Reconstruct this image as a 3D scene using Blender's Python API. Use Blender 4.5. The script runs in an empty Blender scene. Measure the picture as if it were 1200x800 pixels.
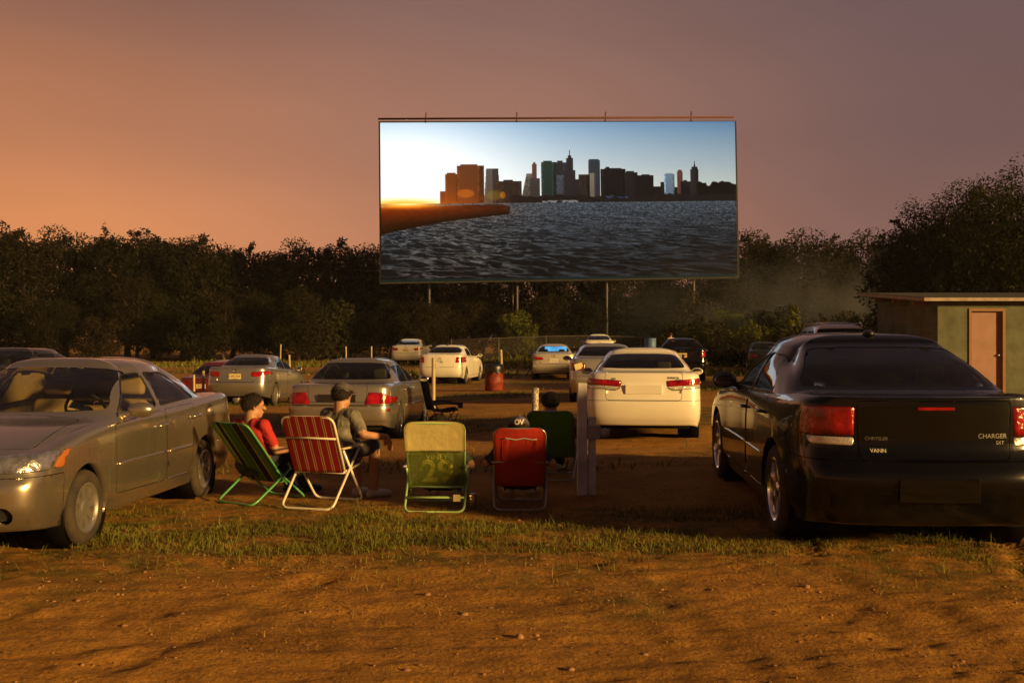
import bpy, bmesh, math, random
import numpy as np
from mathutils import Vector, Matrix
from mathutils.bvhtree import BVHTree
R = math.radians
PI = math.pi
random.seed(7)
rng = np.random.default_rng(11)
scene = bpy.context.scene
COL = scene.collection
F = 1270.0          # focal length in photo pixels (1200 wide)
CAMH = 1.55
EXPO = 0.95

# ------------------------------------------------------------------ linking
def obj(name, geo, material=None, parent=None, smooth=True):
    if isinstance(geo, bmesh.types.BMesh):
        me = bpy.data.meshes.new(name)
        geo.normal_update()
        geo.to_mesh(me); geo.free()
    else:
        me = geo
    o = bpy.data.objects.new(name, me)
    COL.objects.link(o)
    if material is not None:
        for m in (material if isinstance(material, (list, tuple)) else [material]):
            me.materials.append(m)
    if smooth is True:
        me.polygons.foreach_set('use_smooth', [True] * len(me.polygons))
    elif smooth:
        try:
            me.set_sharp_from_angle(angle=R(smooth))
        except Exception:
            pass
        me.polygons.foreach_set('use_smooth', [True] * len(me.polygons))
    if parent is not None:
        o.parent = parent
    return o

def tag(o, label=None, cat=None, group=None, kind=None):
    if label: o['label'] = label
    if cat: o['category'] = cat
    if group: o['group'] = group
    if kind: o['kind'] = kind
    return o

def empty(name, loc, rz=0.0, label=None, cat=None, group=None, pitch=0.0, roll=0.0):
    o = bpy.data.objects.new(name, None)
    COL.objects.link(o)
    o.empty_display_size = 0.2
    o.location = loc
    o.rotation_euler = (pitch, roll, rz)
    return tag(o, label, cat, group)

def copy_tree(o, parent=None):
    c = o.copy(); COL.objects.link(c)
    for k in ('label',):
        pass
    if parent is not None: c.parent = parent
    for ch in list(o.children):
        copy_tree(ch, c)
    return c

# ------------------------------------------------------------------ numpy noise
def _hash(ix, iy, seed):
    n = (ix.astype(np.int64) * 374761393 + iy.astype(np.int64) * 668265263 + seed * 1442695041) & 0xffffffff
    n = ((n ^ (n >> 13)) * 1274126177) & 0xffffffff
    n = n ^ (n >> 16)
    return (n & 0xffff) / 65535.0
def vnoise(x, y, seed=0):
    ix = np.floor(x); iy = np.floor(y)
    fx = x - ix; fy = y - iy
    fx = fx * fx * (3 - 2 * fx); fy = fy * fy * (3 - 2 * fy)
    a = _hash(ix, iy, seed); b = _hash(ix + 1, iy, seed)
    c = _hash(ix, iy + 1, seed); d = _hash(ix + 1, iy + 1, seed)
    return (a * (1 - fx) + b * fx) * (1 - fy) + (c * (1 - fx) + d * fx) * fy
def fbm(x, y, oct=4, seed=0, gain=0.5):
    s = 0; a = 1; t = 0
    for k in range(oct):
        s = s + a * vnoise(x * 2 ** k, y * 2 ** k, seed + k * 17); t += a; a *= gain
    return s / t
def smooth01(a, b, x):
    t = np.clip((x - a) / (b - a), 0, 1)
    return t * t * (3 - 2 * t)

# ------------------------------------------------------------------ ground height
BUMPS = [(-2.6, 21.0, -0.22, 3.0), (-6.2, 32.5, -0.24, 4.5), (-2.8, 44, -0.12, 5), (-6.2, 62, .13, 6), (10.5, 31, .2, 6),
         (5.0, 66, .42, 5), (3.2, 13.2, .10, 1.9), (-10.9, 37.6, -.60, 2.6), (-7.4, 32.3, -.06, 3), (0, 120, .3, 40)]
def gz_base(x, y):
    z = 0.0
    for bx, by, a, s in BUMPS:
        z = z + a * np.exp(-((x - bx) ** 2 + (y - by) ** 2) / (2 * s * s))
    return z
def gz(x, y):
    return float(gz_base(np.float64(x), np.float64(y)))
def px(x, y, d=None):
    """photo pixel + distance -> world point (used to lay the place out)"""
    return Vector(((x - 600) / F * d, d, CAMH - (y - 400) / F * d))

# ------------------------------------------------------------------ bmesh shapes
def add_box(bm, c, s, rot=None, bevel=0.0, seg=2):
    r = bmesh.ops.create_cube(bm, size=1.0)
    vs = r['verts']
    M = Matrix.Translation(Vector(c)) @ (rot.to_4x4() if rot is not None else Matrix.Identity(4)) @ Matrix.Diagonal((s[0], s[1], s[2], 1))
    bmesh.ops.transform(bm, matrix=M, verts=vs)
    if bevel > 0:
        es = list({e for v in vs for e in v.link_edges})
        bmesh.ops.bevel(bm, geom=es, offset=bevel, segments=seg, affect='EDGES', profile=0.6)
def rot_to(d):
    return Vector((0, 0, 1)).rotation_difference(Vector(d).normalized()).to_matrix()
def add_cyl(bm, a, b, r1, r2=None, seg=14, caps=True):
    a = Vector(a); b = Vector(b); r2 = r1 if r2 is None else r2
    M = Matrix.Translation((a + b) / 2) @ rot_to(b - a).to_4x4()
    bmesh.ops.create_cone(bm, cap_ends=caps, cap_tris=False, segments=seg, radius1=r1, radius2=r2, depth=(b - a).length, matrix=M)
def add_ell(bm, c, r, rot=None, seg=16, rings=10):
    M = Matrix.Translation(Vector(c)) @ (rot.to_4x4() if rot is not None else Matrix.Identity(4)) @ Matrix.Diagonal((r[0], r[1], r[2], 1))
    bmesh.ops.create_uvsphere(bm, u_segments=seg, v_segments=rings, radius=1.0, matrix=M)
def fillet(pts, rad, n=5, closed=False):
    pts = [Vector(p) for p in pts]
    out = []
    N = len(pts)
    for i, p in enumerate(pts):
        if not closed and (i == 0 or i == N - 1):
            out.append(p); continue
        a = pts[(i - 1) % N]; b = pts[(i + 1) % N]
        da = a - p; db = b - p
        r = min(rad, da.length * .45, db.length * .45)
        p0 = p + da.normalized() * r; p1 = p + db.normalized() * r
        for k in range(n + 1):
            t = k / n
            out.append(p0 * (1 - t) ** 2 + p * 2 * t * (1 - t) + p1 * t * t)
    return out
def sweep(bm, pts, r, seg=8, closed=False, caps=True, radii=None):
    pts = [Vector(p) for p in pts]
    N = len(pts)
    rings = []
    up = None
    for i, p in enumerate(pts):
        if closed:
            t = (pts[(i + 1) % N] - pts[i - 1]).normalized()
        else:
            t = (pts[min(i + 1, N - 1)] - pts[max(i - 1, 0)]).normalized()
        if up is None:
            up = t.orthogonal().normalized()
        else:
            up = (up - t * up.dot(t)).normalized()
        sd = t.cross(up)
        rr = radii[i] if radii else r
        rings.append([bm.verts.new(p + (up * math.cos(k * 2 * PI / seg) + sd * math.sin(k * 2 * PI / seg)) * rr) for k in range(seg)])
    for i in range(N if closed else N - 1):
        a = rings[i]; b = rings[(i + 1) % N]
        for k in range(seg):
            try: bm.faces.new((a[k], a[(k + 1) % seg], b[(k + 1) % seg], b[k]))
            except ValueError: pass
    if caps and not closed:
        bm.faces.new(rings[0][::-1]); bm.faces.new(rings[-1])
def lathe(bm, prof, seg=24, axis='X', M=None):
    """prof: list of (radius, along)."""
    rings = []
    for r, h in prof:
        ring = []
        for k in range(seg):
            a = 2 * PI * k / seg
            if axis == 'X': v = Vector((h, r * math.cos(a), r * math.sin(a)))
            else: v = Vector((r * math.cos(a), r * math.sin(a), h))
            ring.append(bm.verts.new(M @ v if M is not None else v))
        rings.append(ring)
    for a, b in zip(rings, rings[1:]):
        for k in range(seg):
            bm.faces.new((a[k], a[(k + 1) % seg], b[(k + 1) % seg], b[k]))
    return rings
def prism(bm, poly, y0, y1, plane='XZ'):
    """extrude a 2-D polygon."""
    def P(a, b, h): return {'XZ': (a, h, b), 'YZ': (h, a, b), 'XY': (a, b, h)}[plane]
    A = [bm.verts.new(P(a, b, y0)) for a, b in poly]; B = [bm.verts.new(P(a, b, y1)) for a, b in poly]
    n = len(poly)
    bm.faces.new(A); bm.faces.new(B[::-1])
    for i in range(n):
        bm.faces.new((A[i], B[i], B[(i + 1) % n], A[(i + 1) % n]))
def grid_mesh(name, P, closed_u=False):
    """P (n,m,3) -> mesh"""
    n, m = P.shape[:2]
    me = bpy.data.meshes.new(name)
    idx = np.arange(n * m).reshape(n, m)
    q = np.stack([idx[:-1, :-1], idx[:-1, 1:], idx[1:, 1:], idx[1:, :-1]], -1).reshape(-1, 4)
    me.vertices.add(n * m); me.vertices.foreach_set('co', P.reshape(-1).astype(np.float32))
    me.loops.add(q.size); me.loops.foreach_set('vertex_index', q.reshape(-1).astype(np.int32))
    me.polygons.add(len(q)); me.polygons.foreach_set('loop_start', (np.arange(len(q)) * 4).astype(np.int32))
    me.update(calc_edges=True)
    return me
def raw_mesh(name, V, Fc):
    """V (n,3), Fc (k,3|4) all same size -> mesh"""
    me = bpy.data.meshes.new(name)
    V = np.asarray(V, np.float32); Fc = np.asarray(Fc, np.int32); k = Fc.shape[1]
    me.vertices.add(len(V)); me.vertices.foreach_set('co', V.reshape(-1))
    me.loops.add(Fc.size); me.loops.foreach_set('vertex_index', Fc.reshape(-1))
    me.polygons.add(len(Fc)); me.polygons.foreach_set('loop_start', (np.arange(len(Fc)) * k).astype(np.int32))
    me.update(calc_edges=True)
    return me
def text_bm(txt, size, depth=0.002, bold=0.0):
    c = bpy.data.curves.new('lettering', 'FONT')
    c.body = txt; c.size = size; c.extrude = depth; c.align_x = 'CENTER'; c.align_y = 'CENTER'; c.offset = bold
    o = bpy.data.objects.new('lettering', c); COL.objects.link(o)
    dg = bpy.context.evaluated_depsgraph_get()
    me = bpy.data.meshes.new_from_object(o.evaluated_get(dg))
    bm = bmesh.new(); bm.from_mesh(me)
    bpy.data.objects.remove(o); bpy.data.curves.remove(c); bpy.data.meshes.remove(me)
    return bm

# ------------------------------------------------------------------ materials
def mat(name, col, rough=0.5, metal=0.0, coat=0.0, spec=0.5, var=0.12, vscale=6.0, bump=0.0, bscale=40.0, emit=0.0, dirt=None, aniso=None, coatr=0.05, sheen=0):
    m = bpy.data.materials.new(name); m.use_nodes = True
    nt = m.node_tree; N = nt.nodes; Lk = nt.links
    b = N['Principled BSDF']
    b.inputs['Roughness'].default_value = rough
    b.inputs['Metallic'].default_value = metal
    b.inputs['Coat Weight'].default_value = coat
    b.inputs['Coat Roughness'].default_value = coatr
    b.inputs['Specular IOR Level'].default_value = spec
    tc = N.new('ShaderNodeTexCoord')
    nz = N.new('ShaderNodeTexNoise'); nz.inputs['Scale'].default_value = vscale; nz.inputs['Detail'].default_value = 5
    Lk.new(tc.outputs['Object'], nz.inputs['Vector'])
    mr = N.new('ShaderNodeMapRange'); mr.inputs['From Min'].default_value = .3; mr.inputs['From Max'].default_value = .7
    Lk.new(nz.outputs['Fac'], mr.inputs['Value'])
    mx = N.new('ShaderNodeMix'); mx.data_type = 'RGBA'
    c1 = tuple(c * (1 - var) for c in col); c2 = tuple(min(1, c * (1 + var)) for c in col)
    if dirt: c1 = dirt
    mx.inputs[6].default_value = (*c1, 1); mx.inputs[7].default_value = (*c2, 1)
    Lk.new(mr.outputs[0], mx.inputs[0])
    Lk.new(mx.outputs[2], b.inputs['Base Color'])
    if emit > 0:
        Lk.new(mx.outputs[2], b.inputs['Emission Color']); b.inputs['Emission Strength'].default_value = emit
    if bump > 0:
        n2 = N.new('ShaderNodeTexNoise'); n2.inputs['Scale'].default_value = bscale; n2.inputs['Detail'].default_value = 6
        Lk.new(tc.outputs['Object'], n2.inputs['Vector'])
        bp = N.new('ShaderNodeBump'); bp.inputs['Strength'].default_value = bump; bp.inputs['Distance'].default_value = .02
        Lk.new(n2.outputs['Fac'], bp.inputs['Height']); Lk.new(bp.outputs[0], b.inputs['Normal'])
    return m

def paint(name, col, metal=0.0, rough=0.4, coat=1.0, spec=.5, dust=(.16, .10, .05), dust_amt=.35, topz=.55):
    """car paint: base + clear coat, dusty toward the sills (real road dust)"""
    m = mat(name, col, rough, metal, coat, spec=spec, var=.03, vscale=3)
    nt = m.node_tree; N = nt.nodes; Lk = nt.links; b = N['Principled BSDF']
    src = b.inputs['Base Color'].links[0].from_socket
    tc = N.new('ShaderNodeTexCoord'); sx = N.new('ShaderNodeSeparateXYZ'); Lk.new(tc.outputs['Object'], sx.inputs[0])
    nz = N.new('ShaderNodeTexNoise'); nz.inputs['Scale'].default_value = 2.5; nz.inputs['Detail'].default_value = 8
    Lk.new(tc.outputs['Object'], nz.inputs['Vector'])
    mr = N.new('ShaderNodeMapRange'); mr.inputs['From Min'].default_value = topz; mr.inputs['From Max'].default_value = .15
    Lk.new(sx.outputs[2], mr.inputs[0])
    mu = N.new('ShaderNodeMath'); mu.operation = 'MULTIPLY'; Lk.new(mr.outputs[0], mu.inputs[0]); Lk.new(nz.outputs['Fac'], mu.inputs[1])
    m2 = N.new('ShaderNodeMath'); m2.operation = 'MULTIPLY'; Lk.new(mu.outputs[0], m2.inputs[0]); m2.inputs[1].default_value = dust_amt * 2
    mx = N.new('ShaderNodeMix'); mx.data_type = 'RGBA'; Lk.new(m2.outputs[0], mx.inputs[0]); Lk.new(src, mx.inputs[6]); mx.inputs[7].default_value = (*dust, 1)
    Lk.new(mx.outputs[2], b.inputs['Base Color'])
    m3 = N.new('ShaderNodeMath'); m3.operation = 'MULTIPLY_ADD'; Lk.new(m2.outputs[0], m3.inputs[0]); m3.inputs[1].default_value = -.8; m3.inputs[2].default_value = coat
    m3.use_clamp = True
    Lk.new(m3.outputs[0], b.inputs['Coat Weight'])
    cr = N.new('ShaderNodeMath'); cr.operation = 'MULTIPLY_ADD'; Lk.new(nz.outputs['Fac'], cr.inputs[0]); cr.inputs[1].default_value = .10; cr.inputs[2].default_value = -.03; cr.use_clamp = True
    Lk.new(cr.outputs[0], b.inputs['Coat Roughness'])
    return m

def glass_mat(name, tint=(.5, .55, .53), refl=1.0):
    m = bpy.data.materials.new(name); m.use_nodes = True
    nt = m.node_tree; N = nt.nodes; Lk = nt.links
    for n in list(N): N.remove(n)
    o = N.new('ShaderNodeOutputMaterial'); tr = N.new('ShaderNodeBsdfTransparent'); tr.inputs[0].default_value = (*tint, 1)
    gl = N.new('ShaderNodeBsdfGlossy'); gl.inputs['Roughness'].default_value = .03; gl.inputs[0].default_value = (.95, .97, 1, 1)
    fr = N.new('ShaderNodeFresnel'); fr.inputs[0].default_value = 1.5
    tc = N.new('ShaderNodeTexCoord'); nz = N.new('ShaderNodeTexNoise'); nz.inputs['Scale'].default_value = 5; nz.inputs['Detail'].default_value = 6
    Lk.new(tc.outputs['Object'], nz.inputs['Vector'])
    df = N.new('ShaderNodeBsdfDiffuse'); df.inputs[0].default_value = (.25, .2, .15, 1)   # thin film of dust
    mp = N.new('ShaderNodeMapRange'); mp.inputs[1].default_value = .35; mp.inputs[2].default_value = .8; mp.inputs[3].default_value = .01; mp.inputs[4].default_value = .05
    Lk.new(nz.outputs['Fac'], mp.inputs[0])
    m1 = N.new('ShaderNodeMixShader'); Lk.new(mp.outputs[0], m1.inputs[0]); Lk.new(tr.outputs[0], m1.inputs[1]); Lk.new(df.outputs[0], m1.inputs[2])
    k = N.new('ShaderNodeMath'); k.operation = 'MULTIPLY'; Lk.new(fr.outputs[0], k.inputs[0]); k.inputs[1].default_value = refl; k.use_clamp = True
    m2 = N.new('ShaderNodeMixShader'); Lk.new(k.outputs[0], m2.inputs[0]); Lk.new(m1.outputs[0], m2.inputs[1]); Lk.new(gl.outputs[0], m2.inputs[2])
    Lk.new(m2.outputs[0], o.inputs[0])
    return m

M = {}
M['rubber'] = mat('tyre rubber', (.018, .016, .015), .85, bump=.3, bscale=60, dirt=(.06, .042, .025))
M['plastic'] = mat('black plastic', (.015, .015, .016), .45, vscale=20)
M['dark'] = mat('dark underbody', (.010, .009, .008), .9, spec=.05)
M['trimblack'] = mat('black trim', (.02, .02, .021), .35)
M['alloy'] = mat('alloy wheel', (.52, .5, .47), .3, .85, var=.1)
M['chrome'] = mat('chrome', (.75, .74, .72), .12, 1.0, var=.05)
M['steelgrey'] = mat('steel wheel', (.25, .24, .23), .4, .7)
M['red_lens'] = mat('red lamp lens', (.30, .004, .006), .10, 0, 1.0, bump=.35, bscale=34, var=.55, vscale=9)
M['dark_red_lens'] = mat('dark red lamp lens', (.16, .004, .006), .12, 0, 1.0, bump=.1, bscale=90)
M['clear_lens'] = mat('clear lamp lens', (.8, .78, .72), .15, .55, 1.0, bump=.4, bscale=70)
M['amber'] = mat('amber lens', (.36, .12, .025), .2, 0, 1.0, bump=.2, bscale=90)
M['reflector'] = mat('lamp reflector', (.80, .77, .72), .2, .9, 1.0, bump=.45, bscale=22, var=.45, vscale=14)
M['tan_cloth'] = mat('tan seat cloth', (.62, .40, .14), .85, bump=.2, bscale=120)
M['grey_cloth'] = mat('grey seat cloth', (.10, .095, .09), .85, bump=.2, bscale=120)
M['dash'] = mat('dashboard vinyl', (.025, .024, .023), .6, bump=.2, bscale=200)
M['tan_trim'] = mat('tan inner trim', (.34, .23, .10), .75)
M['glass'] = glass_mat('window glass', (.62, .66, .63))
M['glass_tint'] = glass_mat('tinted glass', (.10, .10, .11), 1.0)
M['glass_mid'] = glass_mat('grey glass', (.40, .42, .41))
M['plate_white'] = mat('licence plate white', (.72, .70, .62), .4)
M['plate_yellow'] = mat('licence plate yellow', (.70, .58, .30), .4)
M['plate_ink'] = mat('plate ink', (.05, .05, .10), .5)
# ------------------------------------------------------------------ smooth interpolation of a control net
def pchip_axis0(Y, tq):
    """monotone cubic along axis 0, uniform knots."""
    n = Y.shape[0]
    dl = Y[1:] - Y[:-1]
    d = np.zeros_like(Y)
    a = dl[:-1]; b = dl[1:]
    with np.errstate(divide='ignore', invalid='ignore'):
        hm = np.where(a * b > 0, 2 * a * b / (a + b), 0)
    d[1:-1] = hm; d[0] = dl[0]; d[-1] = dl[-1]
    i = np.clip(np.floor(tq).astype(int), 0, n - 2); t = (tq - i)
    sh = (-1,) + (1,) * (Y.ndim - 1)
    t = t.reshape(sh)
    h00 = 2 * t ** 3 - 3 * t ** 2 + 1; h10 = t ** 3 - 2 * t ** 2 + t; h01 = -2 * t ** 3 + 3 * t ** 2; h11 = t ** 3 - t ** 2
    return h00 * Y[i] + h10 * d[i] + h01 * Y[i + 1] + h11 * d[i + 1]

def crom_axis0(Y, tq):
    n = Y.shape[0]
    d = np.zeros_like(Y); d[1:-1] = (Y[2:] - Y[:-2]) / 2; d[0] = Y[1] - Y[0]; d[-1] = Y[-1] - Y[-2]
    # limit overshoot
    lo = np.minimum(np.abs(Y[1:-1] - Y[:-2]), np.abs(Y[2:] - Y[1:-1])) * 1.6
    d[1:-1] = np.clip(d[1:-1], -lo, lo)
    i = np.clip(np.floor(tq).astype(int), 0, n - 2); t = (tq - i).reshape((-1,) + (1,) * (Y.ndim - 1))
    h00 = 2 * t ** 3 - 3 * t ** 2 + 1; h10 = t ** 3 - 2 * t ** 2 + t; h01 = -2 * t ** 3 + 3 * t ** 2; h11 = t ** 3 - t ** 2
    return h00 * Y[i] + h10 * d[i] + h01 * Y[i + 1] + h11 * d[i + 1]

CAR_DEF = dict(L=4.6, W=1.76, H=1.45, fo=.92, ro=1.05, wr=.315, zs=.19, zf0=.22, zr0=.27,
    zh0=.72, zfen=.84, belt=(.90, .92, .94, .97), zd=1.02, fb=.20, rb=.16,
    cowl=(1.05, .95), hd=(.30, 1.37), rh=(-.95, 1.37), bl=(-1.55, 1.04), wtop=.585, zrail=1.30, wA=None, yA=None, yC=None,
    wflare=0.0, decklip=0.0, deckinset=.05, gin=0.0, bumpout=.025, rakeC=.30, hy=-.25, q=(7, 5), rin=.13)

def car_shell(p):
    hw = p['W'] / 2; L = p['L']; yf = L / 2; yr = -L / 2
    af = yf - p['fo']; ar = yr + p['ro']; wb = af - ar
    fb, rb = p['fb'], p['rb']
    ys = np.array([yf, yf - .10 * fb, yf - .45 * fb, yf - fb - .10, af, af - .27 * wb, af - .5 * wb, af - .75 * wb, ar, yr + rb + .10, yr + .45 * rb, yr + .10 * rb, yr])
    xs = np.array([0, .45, .80, .955, .99, 1, 1, 1, .99, .955, .80, .45, 0]) * hw
    wf = np.array([1, 1, 1, .65, 0, 0, 0, 0, 0, 0, 0, 0, 0]); wr_ = wf[::-1].copy()
    ws = 1 - wf - wr_
    sgy = wf * -1 + wr_ * 1
    def ring(zf, zsd, zr, iy_f, ix, iy_r):
        z = wf * zf + ws * (zsd if np.ndim(zsd) == 0 else np.asarray(zsd)) + wr_ * zr
        y = ys - wf * iy_f + wr_ * iy_r
        x = np.maximum(xs - ix * np.clip(xs / hw * 1.2, 0, 1), 0)
        return np.stack([x, y, z], -1)
    zs = p['zs']; zb = p['belt']; zfen = p['zfen']; zd = p['zd']; zh = p['zh0']
    belt = np.array([0, 0, 0, zh + .04, zfen, *zb, zd - .03, 0, 0, 0])
    belt[8] = (zb[3] + belt[8]) / 2 if belt[8] else zb[3]
    rings = []
    rings.append(ring(p['zf0'] + .04, zs + .05, p['zr0'] + .05, .35, .22, .35))
    rings.append(ring(p['zf0'], zs, p['zr0'], .08, .05, .10))
    rings.append(ring(p['zf0'] + .06, zs + .07, p['zr0'] + .06, .03, .03, .045))
    rings.append(ring(.40, .36, .42, .0, .008, .01))
    bo = p['bumpout']
    rings.append(ring(.52, .54, .585, .005, .0, -bo * .4))
    zl4 = (.54 + belt * 1.0) / 2 + .07; zl4[:3] = 0; zl4[10:] = 0
    rings.append(ring(p['zh0'] - .12, zl4, .5 * (.585 + zd) - .02, .045, .006, .01 + bo * .8))
    fl = np.zeros(13); fl[8] = p['wflare']; fl[7] = p['wflare'] * .5; fl[4] = p['wflare'] * .6
    for k in (3, 4, 5): rings[k][:, 0] += fl
    r5 = ring(zh, belt, zd - .025, .10, .025, p['deckinset'] + bo * .6)
    rings.append(r5)
    r6 = ring(zh + .05, belt + .035, zd + .012 + p['decklip'], .26, .075 - p['gin'] * .8, p['deckinset'] + .05)
    r6[3] = (.80 * hw, yf - fb - .42, zh + .085); r6[4] = (hw - .115, af - .15, zfen + .045)
    r6[9] = (.86 * hw, yr + rb + .22, zd + .02 + p['decklip'] * .5)
    rings.append(r6)
    cy, cz = p['cowl']; hy_, hz = p['hd']; ry, rz = p['rh']; by, bz = p['bl']
    gin = p['gin']; wA = p['wA'] or hw - .115 + gin; yA = p['yA'] or cy - .28
    wC = hw - .135 + gin; yC = p['yC'] or by + .20
    zA = zb[0] + .03; zC = zb[3] + .045
    t = np.array([.14, .34, .55, .76, .90])
    yy = yA + (yC - yA) * t
    zz = np.interp(yy, [ar, af - .75 * wb, af - .5 * wb, af - .27 * wb], [zb[3], zb[2], zb[1], zb[0]]) + .038
    r8 = np.array([(0, cy, cz), (.45 * wA, cy - .03, cz), (.80 * wA, cy - .12, cz - .005), (wA, yA, zA)] +
                  [(hw - .083 + gin, yy[k], zz[k]) for k in range(5)] +
                  [(wC, yC, zC), (.82 * wC, by + .07, bz + .0), (.45 * wC, by + .015, bz), (0, by, bz)])
    r8[8, 0] = hw - .10 + gin
    r7 = .5 * r6 + .5 * r8; r7[:3, 2] += .02; r7[3, 2] += .012; r7[10:, 2] += .008
    r7[4:9, 0] = np.maximum(r6[4:9, 0], r8[4:9, 0]) - .002
    rings += [r7, r8]
    wt = p['wtop'] * 1.0; zra = p['zrail']; H = p['H']
    yAt = hy_ - .10; yCt = ry + .10
    yt = yAt + (yCt - yAt) * t
    zt = np.interp(t, [0, .14, .34, .6, .85, 1], [0, .03, .055, .055, .03, 0]) + zra - .055 + .03
    ft = np.array([.975, .995, 1.0, .99, .97])
    r10 = np.array([(0, hy_, hz), (.45 * wt, hy_ - .01, hz - .004), (.80 * wt, hy_ - .05, hz - .012), (wt * .955, yAt, zra - .02)] +
                   [(wt * ft[k], yt[k], zt[k]) for k in range(5)] +
                   [(wt * .93, yCt, zra - .02), (.78 * wt, ry + .04, rz - .012), (.42 * wt, ry + .01, rz - .003), (0, ry, rz)])
    r9 = .5 * (r8 + r10)
    r9[4:9, 0] += .022; r9[3, 0] += .012; r9[9, 0] += .012
    r9[:4, 1] += .015; r9[:4, 2] += .02; r9[9:, 1] -= .015; r9[9:, 2] += .018
    rings += [r9, r10]
    ym = p['hy']
    r11 = r10.copy(); r11[:, 0] *= .92; r11[:, 1] = ym + (r11[:, 1] - ym) * .93
    r11[:, 2] = r10[:, 2] + (H - r10[:, 2]) * .40
    r12 = r10.copy(); r12[:, 0] *= .55; r12[:, 1] = ym + (r12[:, 1] - ym) * .75
    r12[:, 2] = r10[:, 2] + (H - r10[:, 2]) * .88
    r13 = r10.copy(); r13[:, 0] = 0; r13[:, 1] = ym + (r13[:, 1] - ym) * .5; r13[:, 2] = H - .004 * np.abs(r13[:, 1] - ym)
    rings += [r11, r12, r13]
    half = np.stack(rings)                     # (levels, 13, 3)
    mir = half[:, 11:0:-1].copy(); mir[:, :, 0] *= -1
    full = np.concatenate([half, mir], 1)      # 24 around
    nu, nv = p['q']
    # around: periodic
    ext = np.concatenate([full[:, -3:], full, full[:, :4]], 1).transpose(1, 0, 2)
    tq = 3 + np.arange(24 * nu) / nu
    A = crom_axis0(ext, tq)                    # (around, levels, 3)
    lv = A.transpose(1, 0, 2)
    tv = np.linspace(0, len(rings) - 1, (len(rings) - 1) * nv + 1)
    G = pchip_axis0(lv, tv)                    # (rows, around, 3)
    bm = bmesh.new()
    rows = [[bm.verts.new(v) for v in row] for row in G]
    n = len(rows[0])
    for a, b in zip(rows, rows[1:]):
        for k in range(n):
            k2 = (k + 1) % n
            bm.faces.new((a[k2], a[k], b[k], b[k2]))
    bmesh.ops.remove_doubles(bm, verts=bm.verts, dist=1e-4)
    bmesh.ops.recalc_face_normals(bm, faces=bm.faces)
    return bm

# ------------------------------------------------------------------ cutting panels out of a shell
AX = {'x': (1, 2), 'y': (0, 2), 'z': (0, 1)}
RN = [4, 36]
def round_poly(pts, r=.03, n=4):
    n = min(n, RN[0])
    v = fillet([(a, b, 0) for a, b in pts], r, n, closed=True)
    return [(q.x, q.y) for q in v]
def circle_poly(c, r, n=40):
    return [(c[0] + r * math.cos(2 * PI * k / n), c[1] + r * math.sin(2 * PI * k / n)) for k in range(n)]
def _ccw(poly):
    a = sum(poly[i][0] * poly[(i + 1) % len(poly)][1] - poly[(i + 1) % len(poly)][0] * poly[i][1] for i in range(len(poly)))
    return poly if a > 0 else poly[::-1]
def cut_panel(bm, poly, axis, filt):
    """cut the outline (convex, in the plane normal to axis) into the shell; return the faces inside it."""
    poly = _ccw(poly); a, b = AX[axis]
    lo = [min(q[i] for q in poly) - .06 for i in (0, 1)]; hi = [max(q[i] for q in poly) + .06 for i in (0, 1)]
    faces = []
    for f in bm.faces:
        c = f.calc_center_median()
        if filt(c, f.normal):
            va = [v.co[a] for v in f.verts]; vb = [v.co[b] for v in f.verts]
            if max(va) > lo[0] and min(va) < hi[0] and max(vb) > lo[1] and min(vb) < hi[1]:
                faces.append(f)
    if not faces: return []
    geom = list({e for f in faces for e in f.edges}) + list({v for f in faces for v in f.verts}) + faces
    n = len(poly)
    for i in range(n):
        p0 = poly[i]; p1 = poly[(i + 1) % n]
        dx, dy = p1[0] - p0[0], p1[1] - p0[1]
        if dx * dx + dy * dy < 1e-10: continue
        no = Vector((0, 0, 0)); no[a] = dy; no[b] = -dx
        co = Vector((0, 0, 0)); co[a] = p0[0]; co[b] = p0[1]
        res = bmesh.ops.bisect_plane(bm, geom=geom, dist=2e-5, plane_co=co, plane_no=no.normalized())
        geom = res['geom']
    inside = []
    for f in geom:
        if isinstance(f, bmesh.types.BMFace) and f.is_valid:
            c = f.calc_center_median()
            ok = True
            for i in range(n):
                p0 = poly[i]; p1 = poly[(i + 1) % n]
                if (p1[0] - p0[0]) * (c[b] - p0[1]) - (p1[1] - p0[1]) * (c[a] - p0[0]) < -1e-6:
                    ok = False; break
            if ok: inside.append(f)
    return inside
def take(bm, faces, gap=0.0, push=0.0, lip=0.0):
    """move faces into a bmesh of their own (a panel), shrunk by a shut-line gap, and drop them from bm."""
    nb = bmesh.new(); vm = {}
    for f in faces:
        vs = []
        for v in f.verts:
            if v not in vm: vm[v] = nb.verts.new(v.co)
            vs.append(vm[v])
        try: nb.faces.new(vs)
        except ValueError: pass
    bmesh.ops.delete(bm, geom=faces, context='FACES')
    nb.normal_update()
    if gap > 0:
        r = bmesh.ops.inset_region(nb, faces=nb.faces[:], thickness=gap, depth=0, use_even_offset=False, use_boundary=True)
        bmesh.ops.delete(nb, geom=r['faces'], context='FACES')
    nb.normal_update()
    if push:
        for v in nb.verts: v.co += v.normal * push
    if lip > 0:
        be = [e for e in nb.edges if e.is_boundary]
        nrm = {v: v.normal.copy() for e in be for v in e.verts}
        r = bmesh.ops.extrude_edge_only(nb, edges=be)
        nv = [g for g in r['geom'] if isinstance(g, bmesh.types.BMVert)]
        for v in nv:
            near = min(nrm.items(), key=lambda t: (t[0].co - v.co).length_squared)
            v.co -= near[1] * lip
    return nb
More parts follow.
